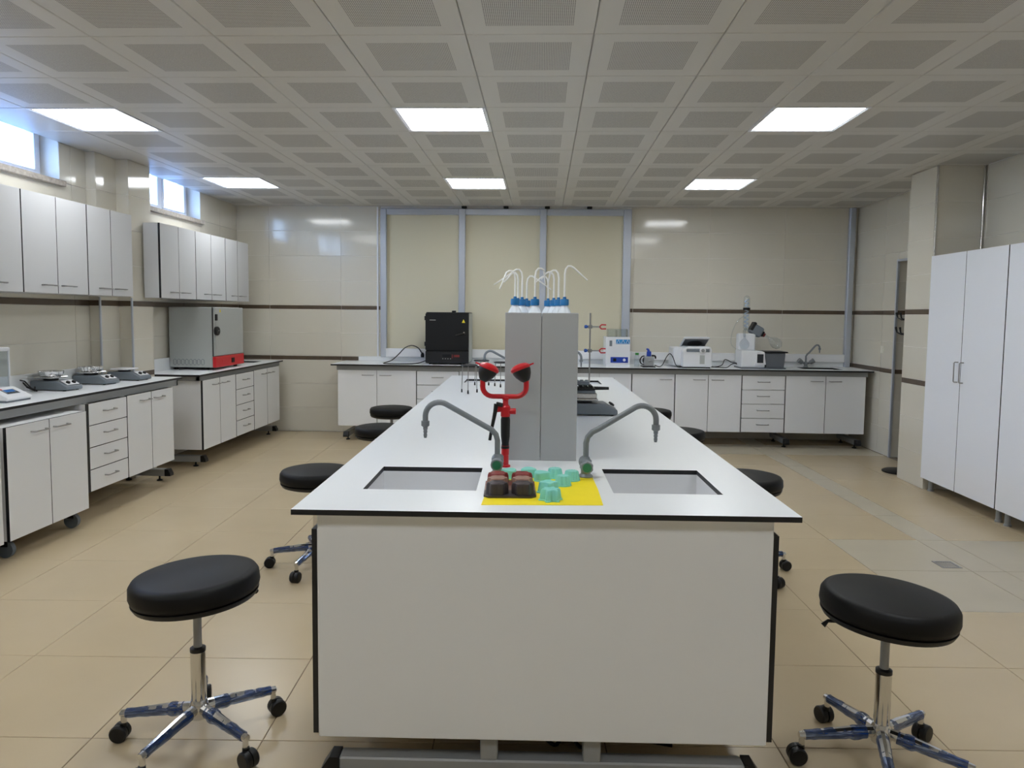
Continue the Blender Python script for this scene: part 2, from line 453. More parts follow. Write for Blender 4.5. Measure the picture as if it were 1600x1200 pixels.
# back wall
WX0, WX1, WZ0, WZ1 = -2.0, 1.06, .95, 2.77
wb = MB().slab(XL - .2, XR + .2, 0, ZC + .16, -.15, 0, [(WX0, WX1, WZ0, WZ1)], 0, 0)
wb.v = [(x, YB + TT - z, y) for x, y, z in wb.v]; wb.f = [f[::-1] for f in wb.f]
wb = struct(wb.build('wall_back', 'grout'), 'back wall with cream glossy tiles and brown tile bands', 'wall')
tile_wall(wb, (XL, YB + TT, 0), (1, 0, 0), XR - XL, .5, [(WX0 - XL, WX1 - XL, WZ0, 2.81)])
# left wall
WA = (3.4, 5.63, 2.50, 2.93); WBn = (6.62, 7.98, 2.49, 2.95)
wl = MB().slab(YF - .2, YB + .2, 0, 3.05, -.25, 0, [WA, WBn], 0, 0)
wl.v = [(XL - TT + z, x, y) for x, y, z in wl.v]
wl = struct(wl.build('wall_left', 'plaster'), 'side wall with cream tiles and two high windows', 'wall')
tile_wall(wl, (XL - TT, 1.6, 0), (0, 1, 0), YB - 1.6, .33, [(WA[0] - 1.6, WA[1] - 1.6, WA[2], WA[3]), (WBn[0] - 1.6, WBn[1] - 1.6, WBn[2], WBn[3])], 2.8)
# pilaster + column on left wall
def tiled_block(name, x0, x1, y0, y1, label, side, n_faces):
    b = struct(MB().box((x0, y0, 0), (x1, y1, ZC + .001)).build(name, 'grout'), label, 'column')
    for (O, U, L) in n_faces: tile_wall(b, O, U, L)
    return b
pil = tiled_block('wall_pilaster', XL - .005, -3.72, 5.96, 6.25, 'shallow tiled pilaster between the two high windows', 'left',
                  [((-3.72, 5.96, 0), (0, 1, 0), .29), ((XL, 5.96, 0), (1, 0, 0), .08 + TT)])
clm = tiled_block('wall_column', XL - .005, -3.61, 6.25, 6.60, 'cream tiled column standing between the two lab benches', 'left',
                  [((-3.61, 6.25 - TT, 0), (0, 1, 0), .35 + TT), ((-3.72, 6.25, 0), (1, 0, 0), .11 + TT)])
for (x, y) in ((-3.707, 5.955), (-3.597, 6.238)):
    struct(MB().cbox((x - .008, y - .008, HB), (x + .008, y + .008, 1.605), .003).build('trim_%d' % (1 + len([o for o in bpy.data.objects if o.name.startswith('trim_')])), 'aluminium'), 'thin metal corner trim on the tiled column', 'trim')
# right wall with doorway
DY0, DY1, DZ = 7.10, 7.90, 2.10
wr = MB().slab(YF - .2, YB + .2, 0, ZC + .16, 0, .15, [(DY0, DY1, -.0, DZ)], 0, 0)
wr.v = [(XR + TT + z, x, y) for x, y, z in wr.v]
wr = struct(wr.build('wall_right', 'grout'), 'side wall with cream tiles and a doorway', 'wall')
tile_wall(wr, (XR + TT, YB, 0), (0, -1, 0), YB - 1.6, .15, [(YB - DY1, YB - DY0, -.1, DZ)])
rc = tiled_block('wall_column', 3.36, XR + .005, 6.44, 6.90, 'cream tiled column beside the tall white cupboards', 'right',
                 [((3.36, 6.90, 0), (0, -1, 0), .46 + TT), ((3.36 - TT, 6.44, 0), (1, 0, 0), XR - 3.36 + TT)])
for (x, y, zz) in ((3.348, 6.428, 2.03), (3.735, 6.425, 2.03), (-1.0, 0, 0)):
    if x > 0: struct(MB().cbox((x - .008, y - .008, zz), (x + .008, y + .008, ZC), .003).build('trim_%d' % (1 + len([o for o in bpy.data.objects if o.name.startswith('trim_')])), 'chrome'), 'polished metal corner trim beside the tall cupboards', 'trim')
struct(MB().cbox((3.64, YB - .06, .9), (3.71, YB - .001, ZC), .006).build('trim_9', 'aluminium'), 'aluminium corner post where the back wall ends', 'trim')
struct(MB().cbox((-2.05, YB - .012, .95), (-2.03, YB - .001, ZC - .01), .003).build('trim_10', 'window_pvc'), 'white edge trim next to the aluminium window frame', 'trim')
# front wall behind the camera
struct(MB().box((XL - .2, YF - .15, 0), (XR + .2, YF, ZC + .16)).build('wall_front', 'wall_tile'), 'plain wall closing the entrance end', 'wall')
# doorway: frame, leaf, corridor
d = thing('door_1', 'grey metal door frame with open leaf beside the tiled column', 'door', (XR, 7.5, 0)); d['kind'] = 'structure'
fm = MB()
for (a_, b_) in ((-.012, .012), (.135, .175)): fm.box((a_, .385, 0), (b_, .41, DZ + .015)).box((a_, -.41, 0), (b_, -.385, DZ + .015)).box((a_, -.385, DZ - .01), (b_, .385, DZ + .015))
fm.build('door_frame', 'aluminium', d, bevel=.003)
tile_wall(wr, (XR + .013, 7.899, 0), (1, 0, 0), .121, 0, (), DZ)
lf = MB().box((.18, -.395, .01), (.90, -.355, DZ - .02)).build('door_leaf', 'door_grey', d, bevel=.003)
MB().tube([(.82, -.355, 1.05), (.82, -.30, 1.05), (.70, -.30, 1.05)], .010).build('door_handle', 'plastic_black', lf)
cw = struct(MB().box((XR + .15, 8.32, 0), (XR + 1.9, 8.42, ZC)).box((XR + 1.8, 6.0, 0), (XR + 1.9, 8.32, ZC)).box((XR + .15, 6.0, 0), (XR + 1.9, 6.1, ZC)).box((XR + .15, 6.0, ZC), (XR + 1.9, 8.42, ZC + .1)).build('wall_corridor', 'grout'), 'tiled corridor wall seen through the doorway', 'wall')
tile_wall(cw, (XR + .17, 8.32, 0), (1, 0, 0), 1.6, .3)
t = tag(MB().cbox((-.006, -.04, -.04), (.0, .04, .04), .002).box((-.010, -.022, -.028), (-.005, .022, .028)).build('light_switch', 'ivory', None, (XR, 8.16, 1.15)), 'ivory light switch on the tiled wall next to the doorway', 'switch')

# ---- back window wall: aluminium frame and three beige panels
wn = thing('window_1', 'three-bay aluminium frame with beige panels in the back wall', 'window', (0, YB, 0)); wn['kind'] = 'structure'
FB = [(-2.0, -1.925), (-1.035, -.955), (-.045, .035), (.965, 1.06)]
for (a, b) in FB: MB().cbox((a, -.045, WZ0), (b, .05, WZ1), .006).build('mullion' if abs(a) < 1.5 and b < .9 else 'jamb', 'aluminium', wn)
for k in range(3):
    a, b = FB[k][1], FB[k + 1][0]
    MB().cbox((a, -.04, WZ1 - .075), (b, .045, WZ1), .006).build('head_rail', 'aluminium', wn)
    MB().cbox((a, -.04, WZ0), (b, .045, WZ0 + .05), .006).build('bottom_rail', 'aluminium', wn)
    MB().box((a, .0, WZ0 + .05), (b, .012, WZ1 - .075)).build('panel', 'cream_panel', wn)
MB().box((-2.0, .05, WZ0), (1.06, .1, WZ1)).build('backing', 'grout', wn)
for x in (-.97, -.46, .04, .55, 1.0)[:4]:
    tag(MB().cbox((-.03, -.05, -.028), (.03, .0, 0), .004).build('blind_bracket', 'plastic_black', None, (x, YB - .01, ZC)), 'small black bracket under the ceiling above the beige panels', 'bracket', 'black brackets above the window')
# ---- high windows on the left wall
def high_window(name, y0, y1, z0, z1, mulls, label):
    wv = thing(name, label, 'window', (XL - .17, 0, 0)); wv['kind'] = 'structure'
    f = .045
    MB().cbox((-.05, y0, z0), (.02, y1, z0 + f), .005).cbox((-.05, y0, z1 - f * .6), (.02, y1, z1), .005).cbox((-.05, y0, z0 + f), (.02, y0 + f, z1 - f * .6), .005).cbox((-.05, y1 - f, z0 + f), (.02, y1, z1 - f * .6), .005).build('frame', 'window_pvc', wv)
    ys = [y0 + f] + mulls + [y1 - f]
    for m_ in mulls: MB().cbox((-.05, m_ - .035, z0 + f), (.02, m_ + .035, z1 - f * .6), .005).build('mullion', 'window_pvc', wv)
    for k in range(len(ys) - 1):
        a = ys[k] + (.035 if k else 0); b = ys[k + 1] - (.035 if k < len(ys) - 2 else 0); s_ = .032
        MB().cbox((-.04, a, z0 + f), (.03, b, z0 + f + s_), .004).cbox((-.04, a, z1 - f * .6 - s_), (.03, b, z1 - f * .6), .004).cbox((-.04, a, z0 + f + s_), (.03, a + s_, z1 - f * .6 - s_), .004).cbox((-.04, b - s_, z0 + f + s_), (.03, b, z1 - f * .6 - s_), .004).build('sash', 'window_pvc', wv)
        MB().box((-.012, a + s_, z0 + f + s_), (-.006, b - s_, z1 - f * .6 - s_)).build('pane', 'window_glass', wv)
    sl = MB(); random.seed(3)
    sl.box((.0, y0, z0 - .04), (.215, y1 + .02, z0 + .004))
    sl.build('window_sill', 'rough_stone', wv, bevel=.006)
    return wv
high_window('window_2', 3.4, 5.63, 2.50, 2.93, [4.5], 'high window with white frame above the row of wall cupboards beside the pilaster')
high_window('window_3', 6.62, 7.98, 2.49, 2.95, [7.42], 'high window with white frame over the wall cupboards in the far corner')

# ================================================================ CABINETS
HND = {}
def handle(parent, x, y, z, L=.13, vertical=False):
    if L not in HND:
        HND[L] = MB().tube([(-L / 2, 0, 0), (-L / 2, -.026, 0), (-L / 2 + .006, -.032, 0), (L / 2 - .006, -.032, 0), (L / 2, -.026, 0), (L / 2, 0, 0)], .0048, 8).mesh('handle', 'brushed')
    return link('handle', HND[L], parent, (x, y, z), (0, PI / 2 if vertical else 0, 0))
def cabinet(name, label, loc, rz, w_, dep, z0, z1, spec, hz='top', group=None, legs=False, casters=False, m='laminate', body='carcass', stile=0., back=None):
    """front faces local -y, width along local x"""
    t = thing(name, label, 'cabinet', loc, rz, group)
    p = .016; bd = MB(); fk = {'-y': 1}                                   # carcass of 16 mm panels, open under the worktop
    bd.box((0, 0, z0), (p, dep, z1), 0, fk).box((w_ - p, 0, z0), (w_, dep, z1), 0, fk).box((p, 0, z0), (w_ - p, dep, z0 + p), 0, fk).box((p, dep - .006, z0 + p), (w_ - p, dep, back or z1), 0)
    if hz != 'top' or casters: bd.box((p, 0, z1 - p), (w_ - p, dep - .006, z1), 0, fk)
    bd.build('body', [body, 'core_black'], t)
    if stile: MB().box((-stile, -.018, z0), (-.002, dep, z1), 0, {'-y': 1, '+z': 1}).build('side_panel', [body, 'core_black'], t)
    kind, n = spec; g = .003
    if kind == 'doors':
        for k in range(n):
            a, b = w_ * k / n + g, w_ * (k + 1) / n - g
            d_ = MB().board((a, -.018, z0), (b, -.001, z1), 'y').build('door', [m, 'core_black'], t)
            if hz == 'mid':
                handle(d_, (b - .035) if k == 0 else (a + .035), -.018, 1.07, .16, True)
            else:
                right = (k == 0) if n > 1 else True
                hx = (b - .035 - .065) if right else (a + .035 + .065)
                handle(d_, hx, -.018, (z1 - .055) if hz == 'top' else (z0 + .055))
    else:
        for k in range(n):
            a, b = z0 + (z1 - z0) * k / n + g, z0 + (z1 - z0) * (k + 1) / n - g
            d_ = MB().board((g, -.018, a), (w_ - g, -.001, b), 'y').build('drawer', [m, 'core_black'], t)
            handle(d_, w_ / 2, -.018, (a + b) / 2 + .01)
    if legs:
        for x in (.05, w_ - .05):
            for y in (.05, dep - .05):
                MB().lathe([(.026, 0), (.026, .012), (.02, .016), (.02, z0 + .002)], (x, y, 0), 16).build('leg', 'steel_grey', t)
    if casters:
        for x in (.07, w_ - .07):
            for y in (.06, dep - .06):
                c = MB().box((x - .03, y - .03, z0 - .012), (x + .03, y + .03, z0)).box((x - .022, y - .02, z0 - .05), (x - .016, y + .02, z0 - .01)).box((x + .016, y - .02, z0 - .05), (x + .022, y + .02, z0 - .01)).build('caster', 'plastic_black', t)
                MB().lathe([(.01, -.015), (.05, -.015), (.05, .015), (.01, .015)], (x, y, .05), 20, axis='x').build('wheel', 'rubber_grey', c)
    return t
RZL, RZR = PI / 2, -PI / 2
# bench along left wall
FXL = -3.215
cabinet('mobile_cabinet', 'white two-door cabinet on casters rolled under the bench with the balance', (FXL + .06, 4.09, 0), RZL, .755, .48, .12, .80, ('doors', 2), casters=True)
cabinet('base_cabinet', 'white four-drawer unit under the bench with the stirrers', (FXL, 4.962, 0), RZL, .474, .46, .20, .835, ('drawers', 4), stile=.035)
cabinet('base_cabinet', 'white two-door unit at the end of the stirrer bench', (FXL, 5.44, 0), RZL, .70, .46, .20, .835, ('doors', 2))
cabinet('mobile_cabinet', 'white cabinet on casters under the bench beyond the balance', (FXL + .06, 3.29, 0), RZL, .755, .48, .12, .80, ('doors', 2), casters=True)
# bench by the oven
cabinet('base_cabinet', 'white two-door unit under the grey drying oven', (FXL + .0, 6.69, 0), RZL, .74, .46, .18, .84, ('doors', 2))
cabinet('base_cabinet', 'white four-drawer unit in the drying oven bench', (FXL + .0, 7.435, 0), RZL, .47, .46, .18, .84, ('drawers', 4))
cabinet('base_cabinet', 'white two-door unit under the corner sink past the oven drawers', (FXL + .0, 7.91, 0), RZL, .78, .46, .18, .84, ('doors', 2))
# wall cupboards
UF = -3.45
for (y, w_, lb) in ((4.69 - .69, .685, 'grey-white wall cupboard before the pair above the stirrers'), (4.69, .685, 'grey-white two-door wall cupboard under the edge of the high window'), (5.38, .60, 'narrower grey-white wall cupboard ending at the tiled pilaster')):
    cabinet('wall_cabinet', lb, (UF, y, 0), RZL, w_, .345 if y < 5.3 else .263, 1.61, 2.285, ('doors', 2), hz='bottom', m='cupboard_grey', body='cupboard_grey', group='wall cupboards above the stirrer bench')
for (y, w_, lb) in ((6.425, .665, 'white wall cupboard next to the tiled column above the oven bench'), (7.095, .67, 'middle white wall cupboard directly above the drying oven'), (7.77, .615, 'last white wall cupboard towards the back wall corner')):
    cabinet('wall_cabinet', lb, (UF, y, 0), RZL, w_, .345 if y > 6.61 else .135, 1.61, 2.28, ('doors', 2), hz='bottom', m='cupboard_grey', body='cupboard_grey', group='wall cupboards above the oven bench')
# tall cupboards
cabinet('tall_cabinet', 'tall white two-door cupboard standing against the tiled column', (3.345, 6.425, 0), RZR, 1.045, .40, .11, 2.03, ('doors', 2), hz='mid', legs=True, m='tall_white', body='tall_white', group='tall white cupboards')
cabinet('tall_cabinet', 'tall white cupboard next along from the column cupboard', (3.345, 5.375, 0), RZR, 1.045, .40, .11, 2.03, ('doors', 2), hz='mid', legs=True, m='tall_white', body='tall_white', group='tall white cupboards')
# back wall bench cabinets
BY = 8.33
for (x0, x1, sp, lb) in ((-2.37, -1.45, ('doors', 2), 'white two-door unit at the free end of the back bench near the furnace'), (-1.445, -.955, ('drawers', 4), 'white drawer unit below the black muffle furnace'),
                         (-.95, -.21, ('doors', 2), 'white two-door unit behind the eyewash end of the island'), (-.205, .285, ('drawers', 4), 'white drawer unit in the middle of the back bench'),
                         (.29, 1.025, ('doors', 2), 'white two-door unit below the blue-panel heater box'), (1.03, 1.515, ('doors', 1), 'single-door white unit below the vacuum pump'),
                         (1.52, 2.268, ('doors', 2), 'white two-door unit below the centrifuge'), (2.273, 2.757, ('drawers', 4), 'white four-drawer unit below the rotary evaporator'),
                         (2.762, 3.655, ('doors', 2), 'white two-door unit below the back bench sink')):
    cabinet('base_cabinet', lb, (x0, BY, 0), 0, x1 - x0, .43, .18, .83, sp)

# ================================================================ BENCH TOPS
def foot(parent, p0, p1, cap_at=(1,), s_=.03, z=.075):
    """horizontal foot bar from p0 to p1 (local xy), levellers under"""
    a, b = Vector((*p0, 0)), Vector((*p1, 0)); dr = (b - a).normalized(); L = (b - a).length; ang = math.atan2(dr.y, dr.x)
    f = MB().cbox((0, -s_, z - s_), (L, s_, z + s_), .004).build('foot', 'steel_grey', parent, (a.x, a.y, 0), (0, 0, ang))
    for e in cap_at:
        x = 0 if e == 0 else L; sg = -1 if e == 0 else 1
        MB().prism([(x, z - s_), (x + sg * .05, z - s_), (x + sg * .05, z - s_ * .3), (x + sg * .03, z + s_), (x, z + s_)][::sg], -s_ * 1.02, s_ * 1.02).build('end_cap', 'plastic_black', f)
    for x in (.06, L - .06):
        MB().lathe([(.025, 0), (.025, .008), (.008, .016), (.008, z - s_)], (x, 0, 0), 14).build('leveller', 'plastic_black', f)
    return f
def upright(parent, x, y, z0, z1, s_=.028): MB().cbox((x - s_, y - s_, z0), (x + s_, y + s_, z1), .004).build('leg', 'steel_grey', parent)
def basin(parent, x0, x1, y0, y1, ztop, depth=.22):
    mb = MB(); t = .006; r = .02
    mb.box((x0 - t, y0 - t, ztop - depth - t), (x1 + t, y1 + t, ztop - depth))
    mb.box((x0 - t, y0 - t, ztop - depth), (x0, y1 + t, ztop)); mb.box((x1, y0 - t, ztop - depth), (x1 + t, y1 + t, ztop))
    mb.box((x0, y0 - t, ztop - depth), (x1, y0, ztop)); mb.box((x0, y1, ztop - depth), (x1, y1 + t, ztop))
    mb.build('basin', 'white_plastic', parent)
TH = .017
# left bench
t = thing('bench_worktop', 'white bench top carrying the balance and three stirrers along the wall', 'worktop', (0, 0, 0)); fr = t
MB().slab(XL + .001, -3.245, 2.6, 6.40, HB - TH, HB, [(XL + .001, -3.717, 5.955, 6.246), (XL + .001, -3.607, 6.246, 6.40)]).build('top', ['worktop_white', 'core_black'], t)
MB().box((FXL - .045, 2.65, .835), (FXL - .02, 6.30, HB - TH)).box((-3.604, 6.28, .835), (FXL - .02, 6.30, HB - TH)).build('apron', 'frame_grey', fr)
MB().board((XL + .001, 2.6, HB), (XL + .03, 5.94, HB + .12), 'x', 0, 0).build('upstand', ['worktop_white', 'core_black'], t)
for y in (6.19, 3.2): foot(fr, (-3.70, y), (-3.30, y)); upright(fr, -3.675, y, .1, .84)
# oven bench
t = thing('bench_worktop', 'white bench top below the drying oven with a small corner sink', 'worktop', (0, 0, 0)); fr = t
S2 = (-3.66, -3.36, 8.20, 8.56)
MB().slab(XL + .001, -3.19, 6.615, 8.80, HB - TH, HB, [S2]).build('top', ['worktop_white', 'core_black'], t)
MB().box((FXL - .03, 6.66, .84), (FXL - .005, 8.76, HB - TH)).box((XL + .02, 6.66, .84), (FXL - .005, 6.685, HB - TH)).build('apron', 'frame_grey', fr)
MB().box((XL + .001, 6.615, HB), (XL + .03, 8.80, HB + .12)).build('upstand', 'worktop_white', t)
basin(t, *S2, HB - TH)
for y in (6.80, 8.66): foot(fr, (XL + .02, y), (-3.27, y)); upright(fr, XL + .06, y, .1, .84)
# back bench
t = thing('bench_worktop', 'long white bench top against the back wall', 'worktop', (0, 0, 0)); fr = t
S3 = (3.02, 3.44, 8.42, 8.74)
MB().slab(-2.44, 3.72, 8.27, YB - .001, HB - TH, HB, [S3]).build('top', ['worktop_white', 'core_black'], t)
MB().box((-2.38, 8.31, .83), (3.67, 8.335, HB - TH)).box((-2.38, 8.335, .83), (-2.36, 8.9, HB - TH)).box((3.65, 8.335, .83), (3.67, 8.9, HB - TH)).build('apron', 'frame_grey', fr)
MB().cbox((-2.28, YB - .03, HB), (3.641, YB - .001, HB + .055), .003).build('upstand', 'worktop_white', t)
MB().cbox((-1.93, YB - .075, HB + .055), (1.10, YB - .046, HB + .16), .004).build('service_duct', 'white_plastic', t)
MB().cbox((1.10, YB - .06, HB + .055), (3.641, YB - .001, HB + .15), .004).build('service_duct', 'white_plastic', t)
basin(t, *S3, HB - TH, .16)
for x in (-2.28, -.9, .6, 2.80, 3.60): foot(fr, (x, 8.86), (x, 8.36)); upright(fr, x, 8.80, .1, .84)

# ---- island
IO, IA = (.015, 2.156), .0225
cI, sI = math.cos(IA), math.sin(IA)
def isl(x, y, z=HB): return (IO[0] + cI * x - sI * y, IO[1] + sI * x + cI * y, z)
IW, IL = .772, 4.82
ib = thing('island_bench', 'long white island bench top with black edges and four sinks', 'worktop', (*IO, 0), IA)
ifr = ib
SK = [(-.612, -.226, .268, .632), (.238, .606, .262, .642), (-.60, -.24, 4.12, 4.46), (.24, .60, 4.12, 4.46)]
MB().slab(-IW, IW, 0, IL, HB - TH, HB, SK).build('top', ['worktop_white', 'core_black'], ib)
for s_ in SK: basin(ib, *s_, HB - TH)
MB().box((-.66, .06, .835), (-.63, IL - .06, HB - TH)).box((.63, .06, .835), (.66, IL - .06, HB - TH)).build('apron', 'frame_grey', ifr)
MB().cbox((-.705, .045, .155), (.705, .063, HB - TH), .003).build('end_panel', 'laminate', ifr)
MB().cbox((-.705, IL - .063, .155), (.705, IL - .045, HB - TH), .003).build('end_panel', 'laminate', ifr)
for y in (.10, 2.4, IL - .12):
    f = MB().cbox((-.65, y - .03, .012), (.65, y + .03, .072), .005).build('foot_bar', 'steel_grey', ifr)
    for s_ in (-1, 1):
        MB().prism([(s_ * .65, .012), (s_ * .71, .012), (s_ * .71, .027), (s_ * .68, .072), (s_ * .65, .072)][::s_], y - .031, y + .031).build('end_cap', 'plastic_black', f)
        MB().lathe([(.025, 0), (.025, .006), (.008, .010), (.008, .014)], (s_ * .58, y, 0), 14).build('leveller', 'plastic_black', f)
    for x in (-.167, .163): MB().cbox((x - .028, y - .028, .07), (x + .028, y + .028, HB - TH), .004).build('post', 'steel_grey', ifr)
for k in range(5):
    y0 = .064 + k * .938
    for s_ in (-1, 1):
        p = isl(-.711, y0 + .93, 0) if s_ < 0 else isl(.711, y0, 0)
        side = 'oven side' if s_ < 0 else 'tall cupboard side'
        end = ['next to the tap end panel', 'second from the tap end panel', 'in the middle', 'second from the far sinks', 'next to the far sinks'][k]
        cabinet('island_cabinet', 'white island cabinet on the %s, %s' % (side, end), (p[0], p[1], 0), IA - PI / 2 if s_ < 0 else IA + PI / 2, .93, .38 if k in (0, 4) else .49, .155, .82, ('doors', 2), group='cabinets under the island', back=.64 if k in (0, 4) else None)

dp = thing('drain_pipe', 'pale plastic drain pipe on the floor under the island end panel', 'pipe', (*isl(0, 0)[:2], 0), IA)
MB().tube(smooth0([(-.275, .45, .45), (-.275, .45, .12), (-.235, .42, .045), (-.10, .36, .034), (.10, .34, .034), (.235, .42, .045), (.275, .45, .12), (.275, .45, .45)]), .028, 12).build('pipe', 'white_plastic', dp)
for x in (-.275, .275): MB().lathe([(.036, .44), (.036, .62), (.02, .64), (.02, .658)], (x, .45, 0), 16).build('trap', 'white_plastic', dp)
tag(MB().tube(smooth0([(.02, .30, .012), (.06, .26, .014), (.10, .30, .06), (.14, .25, .012), (.22, .28, .02), (.30, .24, .05), (.36, .30, .012), (.46, .27, .014)]), .007, 8).build('power_cable', 'plastic_black', None, (*isl(0, 0)[:2], 0), (0, 0, IA)), 'black cable bundled on the floor under the island end panel', 'cable')

# ================================================================ REAGENT RACK + WASH BOTTLES
RZ = 1.385
rk = thing('reagent_rack', 'grey reagent rack standing along the middle of the island', 'shelf', isl(0, 0), IA)
for yy in (.79, 3.55):
    MB().box((-.14, yy + .018, .01), (.14, yy + .021, .59)).build('backing', 'grey_panel', rk) if yy < 1 else None
    for a, b in ((-.148, -.0009), (.0009, .148)): MB().cbox((a, yy, 0), (b, yy + .018, .605), .002).build('end_panel', 'grey_panel', rk)
for z in (.22, RZ - HB - .018): MB().cbox((-.146, .808, z), (.146, 3.55, z + .018), .002).build('shelf', 'grey_panel', rk)
for yy in (1.7, 2.6): MB().cbox((-.14, yy, 0), (.14, yy + .018, RZ - HB - .018), .002).build('divider', 'grey_panel', rk)
bot = thing('wash_bottle', 'x', 'bottle', (0, 0, 0), 0, 'wash bottles on the reagent rack')
MB().lathe([(0, 0), (.034, 0), (.0365, .004), (.0365, .085), (.034, .105), (.026, .130), (.017, .146), (.0145, .152), (.0145, .160)], seg=24).build('body', 'bottle_plastic', bot)
MB().lathe([(.0185, .153), (.0185, .176), (.0165, .180), (.0075, .181), (.0065, .190), (0, .190)], seg=20, mod=lambda a, h: 1 + .02 * math.cos(16 * a)).build('cap', 'cap_blue', bot)
NZ = [  # x, y, tip dx, tip dz (from nozzle top), top height, y drift, look
    (-.113, 1.02, -.066, -.080, .116, -.02, 'steeply bent nozzle, first at the corner of the rack'),
    (-.104, 1.31, -.115, -.060, .126, .02, 'long nozzle pointing to the oven side, behind the corner pair'),
    (-.083, 1.12, -.080, -.060, .128, -.03, 'nozzle leaning over the rack corner, beside the corner bottle'),
    (-.026, 1.04, .045, -.070, .130, .03, 'nozzle bent towards the neighbouring group, standing apart'),
    (.040, 1.34, -.062, -.030, .110, .03, 'short nozzle turned to the lone bottle, rearmost of its group'),
    (.063, 1.22, -.058, -.036, .124, -.01, 'nozzle crossing its neighbour, second from the back of its group'),
    (.080, 1.11, -.050, -.080, .126, .02, 'sharply folded nozzle, third from the back of its group'),
    (.101, 1.00, .098, -.062, .138, .0, 'long nozzle pointing to the ring stand side'),
    (-.062, 1.40, .118, -.066, .114, -.02, 'nozzle sweeping across to the other group, far behind')]
BT = [bot] + [copy_tree(bot) for _ in NZ[1:]]
for i, (x, y, dx, dz, th, dy, lk) in enumerate(NZ):
    b = BT[i]
    b.location = isl(x, y, RZ); b.rotation_euler = (0, 0, IA); b['label'] = 'blue-capped wash bottle with ' + lk
    n = 1 if dx > 0 else -1; z1 = .186 + th
    P = [(0, 0, .17), (0, 0, z1 - .035), (n * .004, dy * .1, z1 - .014), (n * .014, dy * .2, z1 - .002), (n * .026, dy * .35, z1 - .002), (n * .038, dy * .5, z1 - .009), (dx, dy, z1 + dz)]
    MB().tube(P, [.0042] * 6 + [.0028], 8).build('nozzle', 'tube_white', b)

# ================================================================ ISLAND FITTINGS
def bench_tap(name, label, loc, rz, reach=.27, h=.268, scale=1.):
    """goose neck leaning to local +x"""
    t = thing(name, label, 'tap', loc, rz)
    MB().lathe([(.027, 0), (.027, .006), (.018, .014), (.018, .03), (.022, .034), (.022, .062), (.016, .068), (.013, .076)], seg=20).build('body', 'tap_grey', t)
    for dx_, dy_ in ((.0, -1),):
        k = MB().lathe([(.012, 0), (.012, -.03), (.021, -.032), (.023, -.036), (.023, -.058), (.020, -.062)], (.0, 0, .047), 16, axis='y', mod=lambda a, h: 1 + (.07 * math.cos(6 * a) if h < -.033 else 0)).build('knob', 'tap_grey', t)
        MB().lathe([(.0165, -.0615), (.0165, -.0645), (0, -.0650)], (0, 0, .047), 16, axis='y').build('index_disc', 'tap_green', k)
    k = MB().lathe([(.012, 0), (.012, .03), (.021, .032), (.023, .036), (.023, .058), (.020, .062), (0, .063)], (.0, 0, .047), 16, axis='y').build('knob', 'tap_grey', t)
    MB().lathe([(0, .0650), (.0165, .0645), (.0165, .0615)], (0, 0, .047), 16, axis='y').build('index_disc', 'tap_green', k)
    sp = [(0, 0, .07), (0, 0, .128), (.006, 0, .150), (.022, 0, .168), (.045, 0, .180)]
    c = (reach - .052, 0, h - .052)
    sp += arc(c, .052, math.radians(120), math.radians(0), 10) + [(reach, 0, h - .075)]
    s_ = MB().tube(sp, .0105, 12).build('spout', 'tap_grey', t)
    MB().lathe([(.0155, 0), (.0155, -.018), (.011, -.021), (.0085, -.024), (.0085, -.032), (.0065, -.034), (.008, -.042), (.006, -.046), (.0072, -.054), (.005, -.064)], (reach, 0, h - .070), 14).build('hose_nozzle', 'tap_grey', s_)
    return t
bench_tap('bench_tap', 'grey gooseneck tap leaning over the sink on the eyewash side', isl(-.165, .525), PI + IA)
bench_tap('bench_tap', 'grey gooseneck tap standing on the corner of the yellow mat', isl(.163, .500), IA, .255)
bench_tap('bench_tap', 'grey tap at the far island sink behind the tripods', isl(-.16, 4.30), PI + IA)
bench_tap('bench_tap', 'grey tap at the far island sink by the ring stand side', isl(.16, 4.30), IA)
# eyewash
ew = thing('eyewash', 'red handheld twin-head eyewash with black cups on the island', 'eyewash', isl(-.140, .665), IA)
def ez(x, z, y=0.): return (x, y, z - HB)
MB().lathe([(.021, 0), (.021, .006), (.014, .010), (.014, .05), (.0155, .052), (.0155, .09), (0, .09)], seg=18).build('base', 'red', ew)
MB().lathe([(.0165, .078), (.0145, .10), (.0175, .13), (.0185, .20), (.016, .215), (.0, .216)], seg=18).build('grip', 'plastic_black', ew)
bd = MB().lathe([(.013, .21), (.019, .215), (.019, .255), (.015, .260), (.011, .266), (.011, .283), (.015, .288), (.015, .296), (.0, .300)], seg=18)
bd.lathe([(.011, 0), (.013, .004), (.013, .028), (0, .03)], (.012, 0, .236), 12, axis='x').lathe([(.013, -.032), (.016, -.028), (.013, 0)], (-.010, 0, .246), 12, axis='x')
bd.build('valve_body', 'red', ew)
U = [(-.090, 0, .37), (-.090, 0, .345)] + arc((-.050, 0, .338), .040, PI, 1.5 * PI, 6) + [(0, 0, .298)] + arc((.040, 0, .338), .040, 1.5 * PI, 2 * PI, 6) + [(.080, 0, .345), (.080, 0, .37)]
MB().tube(U, .0105, 12).build('yoke', 'red', ew)
lv = [(-.036, -.012, .268), (-.040, -.014, .235), (-.046, -.016, .20), (-.055, -.018, .15), (-.060, -.018, .115)]
MB().tube(lv, [.009, .008, .007, .006, .006], 8).tube([(-.036, -.012, .268), (-.012, -.008, .262)], .009, 8).build('lever', 'plastic_black', ew)
